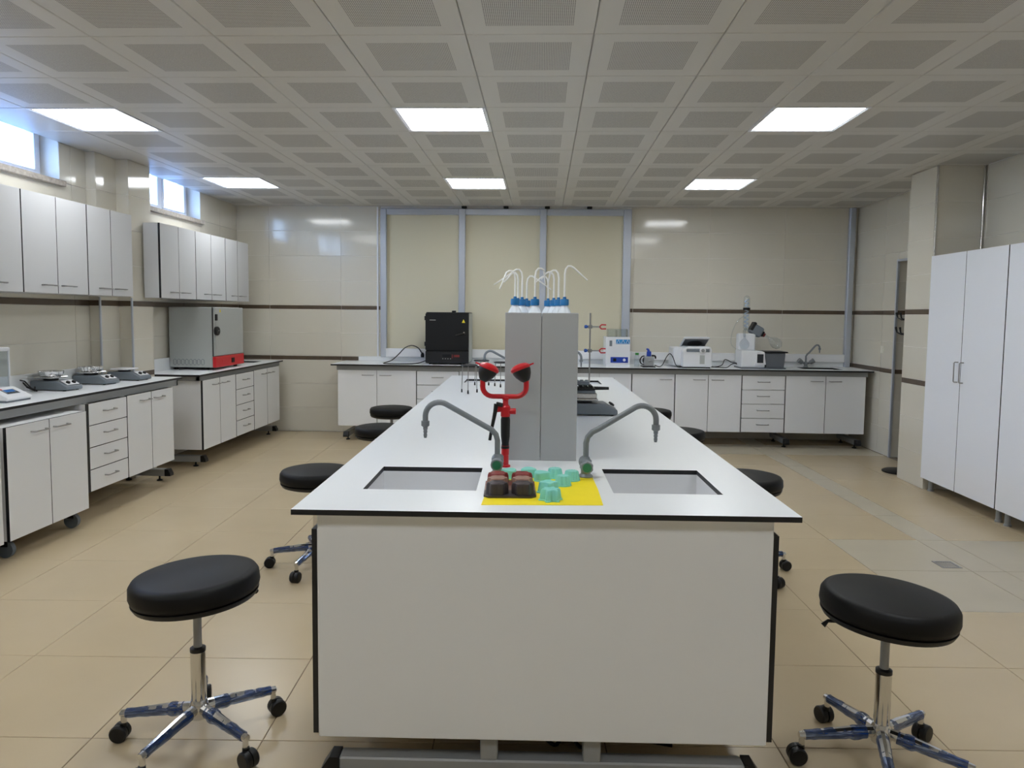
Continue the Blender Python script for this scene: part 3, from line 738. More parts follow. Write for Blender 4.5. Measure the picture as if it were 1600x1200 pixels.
for sx in (-1, 1):
    p = (-.090, 0, .362) if sx < 0 else (.080, 0, .362)
    hd = MB().lathe([(.012, 0), (.020, .008), (.032, .028), (.037, .044), (.037, .056), (0, .056)], seg=20).build('cup', 'plastic_black', ew, p, (-.12, -sx * .42, 0))
    MB().lathe([(.039, .052), (.041, .056), (.040, .064), (.030, .074), (.012, .079), (0, .080)], seg=20).box((-.012 + sx * .045, -.008, .056), (.012 + sx * .045, .008, .062)).build('dust_lid', 'red', hd)
ew.scale = (1, 1, .93)
# yellow mat + moulds
tag(MB().prism([(-.198, .084), (.186, .100), (.190, .30), (.187, .535), (.02, .52), (-.18, .50)], 0, .0015, axis='z').build('rubber_mat', 'mat_yellow', None, isl(0, 0), (0, 0, IA)), 'bright yellow sheet lying between the two island sinks', 'mat')
def flower(n, amp): return lambda a, h: 1 + amp * abs(math.cos(n * a / 2)) - amp * .5
def mould(prof, m, seg=48, mod=None): return MB().lathe(prof, seg=seg, mod=mod)
mt = thing('silicone_mould', 'brown, tan and red six-cup silicone flower mould tray on the yellow sheet', 'mould', isl(-.112, .283, HB + .0015), IA + .02)
pl = MB(); ro = [(-.086, -.10), (-.070, -.116), (.070, -.116), (.086, -.10), (.086, .10), (.070, .116), (-.070, .116), (-.086, .10)]
pl.prism(ro, 0, .006, axis='z').build('tray', 'mould_dark', mt)
for iy, mm in ((-1, 'mould_dark'), (0, 'mould_tan'), (1, 'mould_red')):
    MB().box((-.0855, iy * .066 - .033, .0055), (.0855, iy * .066 + .033, .0064)).build('tray_band', mm, mt)
    for ix in (-1, 1):
        MB().lathe([(.0345, 0), (.0345, .004), (.033, .028), (.030, .036), (.02, .0385), (.008, .037), (0, .036)], seg=60, mod=lambda a, h: 1 + .10 * math.cos(6 * a)).build('cup', mm, mt, (ix * .042, iy * .073, .006))
MNT = [(.022, .155, 'f6', 'mint green flower-shaped silicone cup closest to the bench edge'), (.018, .255, 'f4', 'mint green flower-shaped cup behind the front flower cup'),
       (.072, .360, 'r', 'mint green fluted cup in the middle of the yellow sheet'), (.049, .478, 'r', 'mint green fluted cup next to the tray, at the back row'),
       (.108, .440, 'r', 'mint green fluted cup beside the tap on the mat corner'), (-.002, .436, 't', 'mint green smooth mould between tray and fluted cups'),
       (-.118, .468, 't', 'mint green smooth mould behind the red tray cups, eyewash tap side'), (-.048, .491, 't', 'mint green smooth mould at the back edge of the sheet')]
for (x, y, k, lb) in MNT:
    if k == 'r': mb = MB().lathe([(.0305, 0), (.0305, .003), (.0275, .005), (.0225, .032), (.020, .035), (0, .035)], seg=60, mod=lambda a, h: 1 + (.08 * math.cos(12 * a) if h > .004 else 0))
    elif k[0] == 'f':
        nn = int(k[1]); mb = MB().lathe([(.034, 0), (.034, .003), (.031, .005), (.027, .034), (.024, .037), (.010, .036), (0, .034)], seg=60, mod=(lambda n_: lambda a, h: 1 + .19 * math.cos(n_ * a))(nn))
    else: mb = MB().lathe([(.0315, 0), (.0315, .003), (.0295, .005), (.0275, .027), (.025, .030), (0, .030)], seg=48, mod=lambda a, h: 1 + .12 * math.cos(3 * a))
    tag(mb.build('silicone_mould', 'mint', None, isl(x, y, HB + .0015), (0, 0, IA + x * 9)), lb, 'mould', 'mint green silicone moulds')
# hotplate with block on the island
def stirrer(label, loc, rz, top, grp='magnetic stirrers'):
    """knob panel towards local +x"""
    t = thing('magnetic_stirrer', label, 'stirrer', loc, rz, grp)
    MB().prism([(-.15, .006), (.148, .006), (.152, .012), (.150, .035), (.078, .072), (-.14, .072), (-.15, .064)], -.082, .082).build('body', 'equipment_grey', t, bevel=.006)
    for sx in (-.11, .12):
        for sy in (-.06, .06): MB().lathe([(.01, 0), (.01, .008)], (sx, sy, 0), 10).build('foot', 'plastic_black', t)
    ang = math.atan2(.037, -.072)
    pn = MB().box((-.034, -.058, 0), (.030, .058, .0025)).build('control_panel', 'equipment_white', t, (.1155, 0, .0580), (0, math.atan2(.037, .072), 0))
    for sy in (-.028, .028): MB().lathe([(.015, .002), (.014, .014), (0, .015)], (.004, sy, 0), 16).build('knob', 'plastic_black', pn)
    MB().lathe([(.05, .070), (.05, .086), (.06, .088)], (-.045, 0, 0), 20).build('neck', 'plastic_black', t)
    pm = 'white_plastic' if top == 'plate' else 'foil'
    MB().cbox((-.125, -.08, .087), (.035, .08, .101), .005).build('plate', pm, t)
    if top == 'dish':
        random.seed(int(abs(loc[1]) * 100)); jit = [random.uniform(.9, 1.1) for _ in range(60)]
        MB().lathe([(.062, .100), (.074, .104), (.084, .124), (.086, .140), (.078, .136), (.068, .114), (0, .112)], (-.045, 0, 0), 40, mod=lambda a, h: jit[int(a * 6.3) % 60] if h > .103 else 1).build('foil_wrap', 'foil', t)
    return t
hp = stirrer('grey stirrer with foil plate under a metal block on the island', isl(.335, 2.215), IA, 'foil')
hb = thing('heating_block', 'grey tube heating block with black tray standing on the island stirrer', 'heating block', isl(.29, 2.215, HB + .101), IA)
MB().cbox((-.075, -.06, 0), (.075, .06, .03), .004).build('foil_base', 'foil', hb)
MB().cbox((-.065, -.055, .03), (.065, .055, .048), .004).build('block', 'equipment_grey', hb)
MB().cbox((-.07, -.06, .048), (.065, .06, .062), .004).tube([(.06, 0, .056), (.15, 0, .056)], [.011, .009], 10).build('tray', 'plastic_black', hb)
for k in range(4): MB().tube([(-.05 + k * .03, -.05, .066), (-.05 + k * .03, .05, .066)], .011, 10).build('tube_holder', 'plastic_black', hb)
MB().cbox((-.06, -.03, .075), (.03, .03, .10), .004).build('upper_block', 'equipment_grey', hb)
for k in range(3): MB().lathe([(.01, .098), (.01, .106), (0, .107)], (-.045 + k * .03, 0, 0), 12).build('tube_cap', 'equipment_grey', hb)
# ring stand
rs = thing('ring_stand', 'thin metal laboratory stand with two red-jawed clamps', 'stand', isl(.36, 2.66), IA)
MB().cbox((-.075, -.06, 0), (.075, .14, .012), .003).build('base', 'plastic_black', rs)
MB().tube([(0, 0, .01), (0, 0, .61)], .005, 10).build('rod', 'brushed', rs)
for z in (.52, .362):
    c = MB().cbox((-.014, -.012, z - .012), (.014, .012, z + .012), .003).tube([(.01, 0, z), (.065, 0, z)], .0045, 8).build('clamp', 'brushed', rs)
    MB().lathe([(0, -.040), (.011, -.036), (.012, -.024), (.006, -.014)], (0, 0, z), 12, axis='x').build('thumb_screw', 'knob_blue', c)
    for s_ in (-1, 1): MB().tube([(.062, 0, z), (.075, 0, z + s_ * .014), (.105, 0, z + s_ * .013)], .0045, 8).build('jaw', 'red', c)
# tripods
def tripod(label, p, r=.06, h=.21):
    t = thing('tripod', label, 'tripod', p, IA, 'wire tripods on the island')
    ring = [(r * math.cos(a), r * math.sin(a), h) for a in [2 * PI * k / 24 for k in range(25)]]
    MB().tube(ring, .0055, 8, caps=False).build('ring', 'plastic_black', t)
    for k in range(3):
        a = 2 * PI * k / 3 + .5; q = (r * math.cos(a), r * math.sin(a))
        lg = MB().tube([(q[0], q[1], h), (q[0] * 1.12, q[1] * 1.12, .012)], .0032, 8).build('leg', 'brushed', t)
        MB().lathe([(.006, 0), (.0065, .008), (.005, .026), (0, .027)], (q[0] * 1.12, q[1] * 1.12, 0), 10).build('rubber_foot', 'plastic_black', lg)
tripod('thin-legged tripod with black ring closest to the eyewash', isl(-.49, 3.30))
tripod('thin-legged tripod with black ring behind the first tripod', isl(-.43, 3.86))
tripod('thin-legged tripod beside the reagent rack, furthest from the eyewash', isl(-.265, 3.80), .055, .2)

# ================================================================ STOOLS
st = thing('lab_stool', 'x', 'stool', (0, 0, 0), 0, 'black swivel stools')
SH = .535; SC = SH - .1
MB().lathe([(0, SH - .075), (.18, SH - .075), (.205, SH - .068), (.211, SH - .05), (.209, SH - .02), (.200, SH - .006), (.18, SH - .001), (0, SH)], (0, 0, -SC), seg=56).build('seat', 'vinyl_black', st, (0, 0, SC), angle=60)
sb = MB().lathe([(0, SH - .100), (.17, SH - .100), (.198, SH - .090), (.206, SH - .076), (.206, SH - .073), (0, SH - .073)], (0, 0, -SC), seg=56).build('seat_base', 'plastic_black', st, (0, 0, SC))
MB().tube([(.05, 0, -.004), (.19, 0, -.008), (.205, 0, -.025)], [.006, .006, .009], 8).build('lever', 'plastic_black', sb)
MB().lathe([(.014, .25), (.014, SH - .10)], seg=16).build('gas_piston', 'steel_grey', st)
cs = MB().lathe([(.025, .10), (.025, .33), (.0, .331)], seg=20).build('column', 'chrome', st)
MB().lathe([(.026, .322), (.026, .334), (.015, .338), (.014, .338)], seg=20).build('collar', 'plastic_black', cs)
MB().lathe([(0, .085), (.030, .085), (.034, .10), (.034, .125), (.026, .15)], seg=20).build('hub', 'chrome', st)
for k in range(5):
    a = 2 * PI * k / 5; lg_e = .262
    lm = MB().tube([(.02, 0, .120), (.10, 0, .116), (lg_e, 0, .098), (lg_e + .008, 0, .098)], [.019, .018, .0125, .011], 10)
    lm.tube([(lg_e - .002, 0, .100), (lg_e - .002, 0, .062)], .010, 10)
    lg = lm.build('leg', 'chrome', st, (0, 0, 0), (0, 0, a))
    wr_ = MB(); n0 = [.05 + .20 * q / 14 for q in range(15)]
    random.seed(k + 40)
    wr_.tube([(x, .0, .119 - .021 * (x - .02) / .24 + random.uniform(-.0008, .0008)) for x in n0], [.0205 - .0065 * (x - .02) / .24 + random.uniform(.0008, .0026) + (.004 if abs(x - .085) < .016 and k % 2 == 0 else 0) for x in n0], 10).build('plastic_wrap', 'wrap_blue', lg)
    cst = MB().tube([(lg_e, 0, .066), (lg_e, 0, .05)], .012, 10)
    for s_ in (-1, 1): cst.lathe([(0, s_ * .002), (.029, s_ * .002), (.030, s_ * .008), (.030, s_ * .020), (.026, s_ * .025), (0, s_ * .026)][::s_], (lg_e + .012, 0, .030), 20, axis='y')
    cst.build('caster', 'plastic_black', st, (0, 0, 0), (0, 0, a))
STL = [(-1.180, 2.395, .70, 'black padded stool with blue-wrapped chrome base beside the island end panel, oven side'),
       (1.150, 2.385, .63 + 4 * PI / 5, 'black padded stool with lever and blue-wrapped base beside the island end panel, tall cupboard side'),
       (-1.31, 4.15, 2.05, 'black stool tucked by the island on the stirrer bench side, half hidden by the worktop'),
       (1.19, 4.22, .2, 'black stool tucked by the island opposite the floor drain'),
       (-1.30, 5.80, 1.2, 'black stool by the island, nearer of the two facing the oven bench'),
       (-1.46, 6.98, .4, 'black stool by the island standing in front of the furnace end of the back bench'),
       (1.11, 5.86, 1.9, 'black stool by the island facing the tall cupboards, mostly hidden'),
       (1.06, 7.10, .8, 'black stool by the island standing in front of the vacuum pump unit')]
for i, (x, y, a, lb) in enumerate(STL):
    s_ = st if i == 0 else copy_tree(st)
    s_.location = (x, y, 0); s_.rotation_euler = (0, 0, a); s_['label'] = lb
    up, tl = ((.066, -.05), (-.008, .05))[i] if i < 2 else (-.02, 0)
    for c in kids(s_):
        if c.name.startswith('seat'):
            c.location.z += up; R_ = Matrix.Rotation(-a, 3, 'Z') @ Matrix.Rotation(tl, 3, 'Y') @ Matrix.Rotation(a, 3, 'Z'); c.rotation_euler = R_.to_euler()
        elif c.name.startswith('gas_piston') and up: c.location.z += up

# ================================================================ LEFT BENCH THINGS
bl = thing('analytical_balance', 'white analytical balance with glass draft shield and blue display', 'balance', (-3.56, 4.55, HB), .0)
MB().prism([(-.20, .01), (.17, .01), (.18, .02), (.175, .032), (.06, .085), (-.20, .085)], -.11, .11).build('base', 'equipment_white', bl, bevel=.008)
MB().box((-.19, -.112, 0), (.165, .112, .014)).build('underside', 'equipment_grey', bl)
ds = MB().box((-.03, -.055, 0), (.025, .055, .002)).build('display_bezel', 'equipment_grey', bl, (.115, 0, .0605), (0, math.atan2(.053, .115), 0))
MB().box((-.026, -.04, .0018), (.004, .04, .003)).build('display', 'screen_blue', ds)
MB().box((-.045, -.09, .0), (-.034, -.03, .001)).build('brand_mark', 'red', ds)
for s_ in range(4): MB().box((.008, -.045 + s_ * .025, .002), (.02, -.028 + s_ * .025, .004)).build('key', 'plastic_black', ds)
sh = MB()
for x in (-.19, .03):
    for y in (-.105, .105): sh.box((x - .005, y - .005, .085), (x + .005, y + .005, .325))
sh.build('shield_frame', 'equipment_white', bl)
MB().box((-.19, -.104, .085), (.03, -.101, .32)).build('shield_glass', 'acrylic', bl); MB().box((-.19, .101, .085), (.03, .104, .32)).build('shield_glass', 'acrylic', bl); MB().box((.028, -.1, .085), (.031, .1, .32)).build('shield_glass', 'acrylic', bl)
MB().cbox((-.20, -.112, .32), (.04, .112, .345), .006).build('shield_top', 'equipment_white', bl)
MB().lathe([(.045, .095), (.045, .1), (0, .101)], (-.07, 0, 0), 20).lathe([(.006, .085), (.006, .096)], (-.07, 0, 0), 10).build('weighing_pan', 'brushed', bl)
stirrer('grey magnetic stirrer with a foil-wrapped dish next to the balance', (-3.606, 5.23, HB), -.12, 'dish')
stirrer('grey magnetic stirrer with a foil-wrapped dish in the middle of the three', (-3.606, 5.71, HB), -.12, 'dish')
stirrer('grey magnetic stirrer with bare white plate beside the tiled column', (-3.545, 6.08, HB), -.10, 'plate')
tag(MB().tube([(-3.75, 5.05, .985), (-3.71, 5.04, .98), (-3.67, 5.05, .93), (-3.65, 5.08, .907), (-3.69, 5.12, .906), (-3.74, 5.11, .93), (-3.75, 5.08, .965), (-3.71, 5.06, .935), (-3.68, 5.10, .906), (-3.70, 5.13, .93)], .005, 8).build('power_cable', 'plastic_black'), 'black coiled mains cable between the balance and the first stirrer', 'cable')
sk = thing('wall_socket', 'ivory socket plate with black plug at the end of the bench upstand', 'socket', (XL + .03, 5.85, HB + .085))
MB().cbox((0, -.055, -.045), (.012, .055, .045), .003).build('plate', 'ivory', sk); MB().lathe([(.021, .01), (.021, .035), (.012, .045), (0, .046)], (0, -.01, 0), 14, axis='x').build('plug', 'plastic_black', sk)

# ================================================================ DRYING OVEN
ov = thing('drying_oven', 'large grey drying oven with red control panel on the corner bench', 'oven', (-3.555, 7.525, HB), 0)
MB().cbox((-.212, -.345, .025), (.235, .345, .635), .006).build('body', 'oven_grey', ov)
for x in (-.17, .19):
    for y in (-.29, .29): MB().lathe([(.02, 0), (.02, .027)], (x, y, 0), 12).build('foot', 'plastic_black', ov)
dr = MB().cbox((.239, -.338, .14), (.262, .345, .635), .005).build('door', 'oven_grey', ov)
MB().box((.234, -.345, .14), (.240, -.336, .635)).build('door_seal', 'plastic_black', dr)
MB().lathe([(.045, 0), (.045, .022), (.040, .028), (0, .028)], (.258, -.315, .395), 24, axis='x').lathe([(.006, .028), (.006, .032), (0, .033)], (.258, -.31, .40), 8, axis='x', m=1).build('latch_wheel', ['plastic_black', 'brushed'], dr)
MB().cbox((.256, -.335, .50), (.275, -.300, .565), .003).build('hinge', 'plastic_black', dr)
MB().prism([(-.235, .585), (-.20, .585), (-.2175, .62)], .262, .2632, axis='x').build('warning_sticker', 'sticker_yellow', dr)
rp = MB().cbox((.232, -.345, .025), (.268, .345, .136), .005).build('control_panel', 'red_panel', ov)
MB().box((.267, .02, .055), (.273, .09, .105)).build('power_switch', 'plastic_black', rp); MB().box((.267, -.20, .065), (.270, -.06, .10)).build('readout', 'red_panel', rp)
for k in range(8):
    x = -.155 + k * .041
    hexa = [(x - .014, .06), (x, .05), (x + .014, .06), (x + .014, .10), (x, .11), (x - .014, .10)]
    MB().tube([(p[0], -.346, p[1]) for p in hexa + hexa[:1]], .0022, 6, caps=False).build('vent', 'equipment_grey', ov)

# ================================================================ MUFFLE FURNACE
fu = thing('muffle_furnace', 'black muffle furnace with digital panel on the back bench', 'furnace', (-1.11, 8.40, HB))
MB().cbox((-.245, .02, .015), (.255, .40, .61), .006).build('body', 'furnace_black', fu)
MB().box((.2551, .03, .03), (.262, .39, .60)).build('side_panel', 'oven_grey', fu)
for x in (-.2, .2):
    for y in (.06, .36): MB().lathe([(.018, 0), (.018, .016)], (x, y, 0), 12).build('foot', 'plastic_black', fu)
dr = MB().cbox((-.25, .0, .17), (.25, .02, .595), .004).build('door', 'furnace_black', fu)
MB().box((-.20, -.0015, .515), (-.13, 0, .522)).build('brand_mark', 'oven_grey', dr)
MB().prism([(.175, .49), (.215, .49), (.195, .53)], -.0015, 0).build('warning_sticker', 'sticker_yellow', dr)
hd = MB().lathe([(.016, 0), (.016, -.03), (0, -.031)], (.20, 0, .37), 14, axis='y').tube([(.20, -.025, .37), (.11, -.04, .345)], [.010, .008], 8).build('door_handle', 'plastic_black', dr)
MB().lathe([(.009, -.03), (.009, -.036), (0, -.037)], (.204, 0, .378), 10, axis='y').build('screw', 'chrome', hd)
for z in (.24, .54): MB().cbox((-.262, .004, z - .025), (-.247, .03, z + .025), .003).build('hinge', 'plastic_black', fu)
for k in range(22): MB().box((-.235 + k * .022, .012, .597), (-.225 + k * .022, .03, .609)).build('vent_slot', 'furnace_panel', fu)
MB().cbox((.04, .15, .61), (.085, .2, .63), .004).build('vent_cap', 'plastic_black', fu)
cp = MB().cbox((-.25, .005, .02), (.25, .02, .155), .004).build('control_panel', 'furnace_panel', fu)
MB().box((-.05, .003, .085), (.05, .006, .12)).build('display', 'screen_dark', cp)
for k in range(4): MB().lathe([(.006, 0), (.006, -.004), (0, -.0045)], (-.045 + k * .03, .005, .07), 8, axis='y').build('key', 'oven_grey', cp)
MB().box((.06, .003, .075), (.07, .006, .12)).box((.085, .003, .09), (.15, .006, .115)).build('red_legend', 'mould_red', cp)
pts = [(-1.36, 8.60, .945), (-1.45, 8.42, .912), (-1.60, 8.36, .906), (-1.78, 8.36, .906), (-1.86, 8.44, .906), (-1.80, 8.62, .93), (-1.74, 8.76, 1.0), (-1.68, 8.82, 1.07), (-1.60, 8.84, 1.10), (-1.52, 8.85, 1.07), (-1.475, 8.86, 1.0)]
cb = thing('power_cable', 'black mains cable looping from the muffle furnace to its plug', 'cable', (0, 0, 0))
MB().tube(smooth(pts), .006, 8).build('cord', 'plastic_black', cb)
MB().lathe([(.02, -.03), (.022, -.005), (.018, .015), (.008, .03)], (-1.47, 8.86, .985), 12).build('plug', 'plastic_black', cb)

# ================================================================ BACK BENCH THINGS
hx = thing('heater_box', 'grey-white heater box with blue control panel and blue warning triangles', 'laboratory device', (.875, 8.40, HB))
MB().cbox((-.14, .0, 0), (.14, .32, .03), .004).build('base', 'equipment_white', hx)
MB().cbox((-.143, .005, .03), (.137, .33, .345), .004).build('body', 'equipment_white', hx)
pb = MB().box((-.085, .0, .05), (.115, .006, .115)).build('control_panel', 'panel_blue', hx)
MB().box((-.055, -.002, .065), (-.02, .001, .10)).build('display', 'screen_dark', pb); MB().lathe([(.017, .0), (.015, -.014), (0, -.015)], (.072, 0, .082), 14, axis='y').build('knob', 'equipment_white', pb)
MB().box((-.025, .0025, .265), (.132, .0045, .318)).build('label_strip', 'label_blue', hx)
for k in range(3):
    x = .003 + k * .052; w3 = .024
    q = MB().prism([(x - w3, .269), (x + w3, .269), (x, .316)], .0012, .0024).build('warning_triangle', 'white_plastic', hx)
    MB().prism([(x - w3 + .006, .272), (x + w3 - .006, .272), (x, .310)], .0004, .0012).build('triangle_face', 'label_blue', q); MB().box((x - .002, -.0002, .280), (x + .002, .0006, .297)).build('mark', 'core_black', q)
MB().box((-.10, .0025, .24), (-.07, .0045, .305)).build('sticker', 'equipment_grey', hx)
bx = thing('acrylic_box', 'clear open acrylic box on top of the heater box', 'box', (.875, 8.40, HB + .345))
for (a, b) in (((-.115, .06, 0), (.115, .26, .003)), ((-.115, .06, .003), (.115, .063, .09)), ((-.115, .257, .003), (.115, .26, .09)), ((-.115, .063, .003), (-.112, .257, .09)), ((.112, .063, .003), (.115, .257, .09)), ((-.01, .063, .003), (-.007, .257, .08))):
    MB().box(a, b).build('wall_panel', 'acrylic', bx)
gb = thing('reagent_bottle', 'clear plastic bottle with green screw cap beside the heater box', 'bottle', (1.105, 8.50, HB))
MB().lathe([(0, 0), (.03, 0), (.031, .004), (.031, .11), (.028, .125), (.02, .135), (.018, .15)], seg=20).build('body', 'acrylic', gb)
MB().lathe([(.021, .138), (.021, .162), (0, .163)], seg=20).build('cap', 'cap_green', gb)
vp = thing('vacuum_pump', 'small silver vacuum pump with black body and blue valve', 'pump', (1.235, 8.40, HB))
MB().cbox((-.075, .0, 0), (.075, .2, .012), .003).build('base', 'plastic_black', vp)
MB().cbox((-.05, .01, .012), (.055, .09, .125), .008).build('pump_head', 'steel_grey', vp)
MB().lathe([(.05, .09), (.055, .10), (.055, .19), (.03, .20)], (0, 0, .07), 20, axis='y').build('motor', 'plastic_black', vp)
MB().lathe([(.016, 0), (.016, -.004), (.008, -.006)], (.005, .01, .07), 16, axis='y').build('badge', 'brushed', vp)
MB().cbox((-.025, .03, .125), (.025, .07, .185), .006).tube([(.0, .05, .18), (-.012, .05, .205), (-.03, .05, .212)], [.016, .014, .010], 10).build('valve', 'panel_blue', vp)
MB().tube(smooth([(-.05, .05, .13), (-.08, .05, .12), (-.10, .05, .08), (-.085, .06, .04), (-.05, .06, .03)]), .007, 8).tube(smooth([(.03, .05, .135), (.07, .05, .13), (.078, .05, .10)]), .010, 8).build('hose', 'plastic_black', vp)
cb = thing('power_cable', 'black cable running from the vacuum pump to the centrifuge', 'cable', (0, 0, 0))
MB().tube(smooth([(1.31, 8.5, .92), (1.36, 8.48, .907), (1.40, 8.48, .93), (1.44, 8.46, 1.02), (1.475, 8.445, 1.06), (1.51, 8.44, 1.02), (1.54, 8.435, .94), (1.575, 8.43, .908), (1.612, 8.43, .910)]), .005, 8).build('cord', 'plastic_black', cb)
ce = thing('centrifuge', 'white benchtop centrifuge with its lid open', 'centrifuge', (1.77, 8.36, HB))
MB().prism([(-.165, .015), (.165, .015), (.17, .025), (.168, .21), (.15, .248), (-.11, .248), (-.14, .225), (-.165, .19)], .0, .40).build('body', 'equipment_white', ce, bevel=.014)
MB().box((-.155, .02, 0), (.155, .38, .02)).build('base', 'plastic_black', ce)
MB().cbox((-.255, .10, .02), (-.15, .40, .235), .012).build('rear_housing', 'equipment_white', ce)
pn = MB().cbox((-.125, -.004, .185), (.14, .006, .225), .008).build('control_panel', 'equipment_grey', ce)
MB().lathe([(.036, 0), (.036, -.012), (.028, -.016), (0, -.016)], (.06, -.002, .205), 24, axis='y').build('dial_ring', 'equipment_white', pn); MB().lathe([(.02, -.016), (.018, -.024), (0, -.025)], (.06, -.002, .205), 18, axis='y').build('dial', 'steel_grey', pn)
for k in range(7): MB().box((-.115 + k * .019, -.006, .172), (-.103 + k * .019, .001, .182)).build('key', 'white_plastic', pn)
MB().box((.03, -.002, .05), (.085, .001, .15)).build('data_plate', 'oven_grey', ce)
MB().lathe([(.11, .246), (.115, .252), (.10, .250), (.09, .20), (0, .19)], (.01, .20, 0), 28).build('rotor_chamber', 'equipment_grey', ce)
ld = MB().cbox((-.15, 0, 0), (.15, .30, .025), .01).build('lid', 'equipment_white', ce, (.01, .36, .25), (PI - .38, 0, 0))
MB().box((-.135, .02, .024), (.135, .28, .03)).build('lid_liner', 'bath_grey', ld); MB().lathe([(.085, .028), (.085, .036), (0, .037)], (0, .15, 0), 28).build('lid_seal', 'plastic_black', ld)
cb = thing('power_cable', 'black cables tangled between centrifuge and rotary evaporator', 'cable', (0, 0, 0))
MB().tube(smooth([(1.93, 8.6, .907), (2.02, 8.55, .907), (2.10, 8.55, .93), (2.13, 8.56, .99), (2.17, 8.56, .985), (2.22, 8.58, .96), (2.30, 8.6, .95)]), .005, 8).tube(smooth([(1.93, 8.66, .907), (2.06, 8.50, .906), (2.14, 8.48, .907), (2.20, 8.52, .94), (2.25, 8.55, .95), (2.30, 8.6, .93)]), .005, 8).build('cord', 'plastic_black', cb)
# rotary evaporator
rv = thing('rotary_evaporator', 'rotary evaporator with upright glass condenser and grey water bath', 'laboratory device', (2.53, 8.38, HB))
MB().prism([(-.25, .012), (.02, .012), (.02, .19), (-.02, .205), (-.25, .21)], .02, .30).build('base', 'equipment_white', rv, bevel=.012)
MB().box((-.255, .0, 0), (.25, .31, .014)).build('foot_plate', 'bath_grey', rv)
sc = MB().prism([(-.10, .05), (.025, .05), (.005, .195), (-.075, .195)], .006, .02).build('screen_bezel', 'white_plastic', rv); MB().box((-.075, .002, .07), (-.005, .007, .17)).build('screen', 'screen_dark', sc)
MB().prism([(.03, .012), (.235, .012), (.25, .185), (.02, .185)], .02, .30).build('water_bath', 'bath_grey', rv, bevel=.01)
MB().cbox((.0, .005, .185), (.275, .315, .20), .006).build('bath_rim', 'plastic_black', rv)
MB().cbox((-.25, .14, .20), (-.06, .28, .40), .012).build('lift_column', 'equipment_white', rv)
hm = MB().cbox((-.07, -.055, -.06), (.07, .055, .06), .012).build('drive_head', 'equipment_grey', rv, (-.045, .20, .437), (0, .5, 0))
MB().cbox((-.074, -.058, -.03), (-.04, .058, .075), .006).box((.065, -.03, -.03), (.095, .03, .03)).build('collar', 'plastic_black', hm); MB().lathe([(.022, .09), (.024, .115), (.018, .12)], (0, 0, 0), 14, axis='x').build('clip', 'mould_red', hm)
MB().lathe([(.014, 0), (.014, .06), (.03, .085), (.058, .13), (.064, .165), (.052, .205), (.025, .228), (0, .232)], seg=24).build('evaporating_flask', 'glass', rv, (.06, .20, .385), (0, 2.2, 0))
cd = MB().lathe([(0, .44), (.02, .44), (.032, .46), (.036, .50), (.036, .66), (.036, .80), (.030, .825), (.012, .84), (0, .842)], (-.165, .18, 0), 24).build('condenser', 'glass', rv)
coil = [(-.165 + .02 * math.cos(k * .7), .18 + .02 * math.sin(k * .7), .47 + k * .0052) for k in range(64)]
MB().tube(coil, .005, 6).build('coil', 'coil_pale', cd)
MB().lathe([(.040, .672), (.040, .698), (.037, .70)], (-.165, .18, 0), 24).build('clamp_ring', 'plastic_black', cd)
MB().tube([(-.165, .18, .44), (-.12, .19, .45), (-.08, .2, .46)], .016, 10).tube([(-.165, .18, .46), (-.20, .125, .425), (-.205, .082, .37)], .014, 10).build('glass_neck', 'glass', cd)
MB().lathe([(0, .22), (.03, .225), (.055, .26), (.055, .295), (.03, .33), (.013, .345), (.013, .375)], (-.205, .080, 0), 24).build('receiving_flask', 'glass', rv)
MB().tube(smooth([(-.20, .15, .60), (-.27, .14, .55), (-.33, .14, .42), (-.34, .14, .28), (-.28, .14, .22)]), .005, 8).build('hose', 'glass', rv)
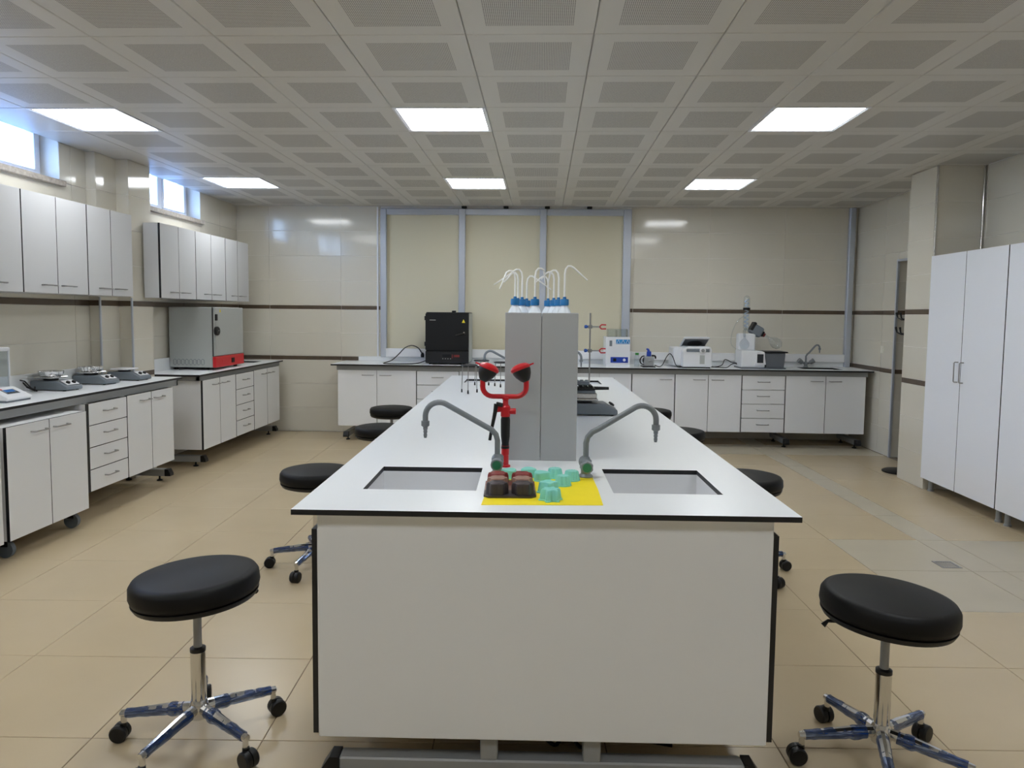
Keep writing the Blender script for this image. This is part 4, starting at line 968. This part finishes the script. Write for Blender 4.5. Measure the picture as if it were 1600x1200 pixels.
# back tap
tp = thing('mixer_tap', 'grey angled laboratory tap with two cross handles at the back bench sink', 'tap', (3.15, 8.80, HB))
MB().lathe([(.03, 0), (.03, .008), (.02, .014), (.02, .06), (.015, .068)], seg=18).build('body', 'tap_grey', tp)
for s_ in (-1, 1): MB().tube([(0, 0, .04), (s_ * .05, -.01, .06)], .012, 10).tube([(s_ * .045, -.01, .055), (s_ * .09, -.015, .085)], [.024, .03], 10).build('handle', 'tap_grey', tp)
MB().tube([(0, 0, .06), (0, 0, .13), (.01, -.01, .155), (.03, -.02, .175), (.085, -.05, .255), (.10, -.056, .268), (.115, -.06, .268), (.128, -.066, .255), (.132, -.068, .235)], .0105, 12).lathe([(.015, .235), (.015, .215), (.008, .21), (.006, .175)], (.132, -.068, 0), 12).build('spout', 'tap_grey', tp)

# ================================================================ DRAIN, COAT STAND
dn = thing('floor_drain', 'small square metal floor drain in the paler tiles', 'drain', (2.485, 4.44, 0), FROT)
MB().slab(-.06, .06, -.06, .06, -.004, .0025, [(-.048, .048, -.048, .048)], 0, 0).build('frame', 'brushed', dn)
MB().box((-.048, -.048, -.004), (.048, .048, -.0025)).build('pit', 'frame_grey', dn)
for k in range(7): MB().box((-.043 + k * .0135, -.048, -.0025), (-.037 + k * .0135, .048, .0018)).build('grate_bar', 'brushed', dn)
cs = thing('coat_stand', 'metal coat stand with round black base partly behind the tiled column', 'coat stand', (3.49, 7.14, 0))
MB().lathe([(0, 0), (.15, 0), (.15, .012), (.13, .022), (.03, .03), (0, .03)], seg=36).build('base', 'plastic_black', cs)
MB().tube([(0, 0, .02), (0, 0, 1.78)], .013, 12).build('pole', 'brushed', cs)
for z, n in ((1.50, 4), (1.36, 4)):
    for k in range(n):
        a = 2 * PI * k / n + .6; c_, s_ = math.cos(a), math.sin(a)
        MB().tube([(0, 0, z), (.04 * c_, .04 * s_, z - .02), (.085 * c_, .085 * s_, z), (.10 * c_, .10 * s_, z + .05)], [.007, .007, .007, .011], 8).build('hook', 'plastic_black', cs)
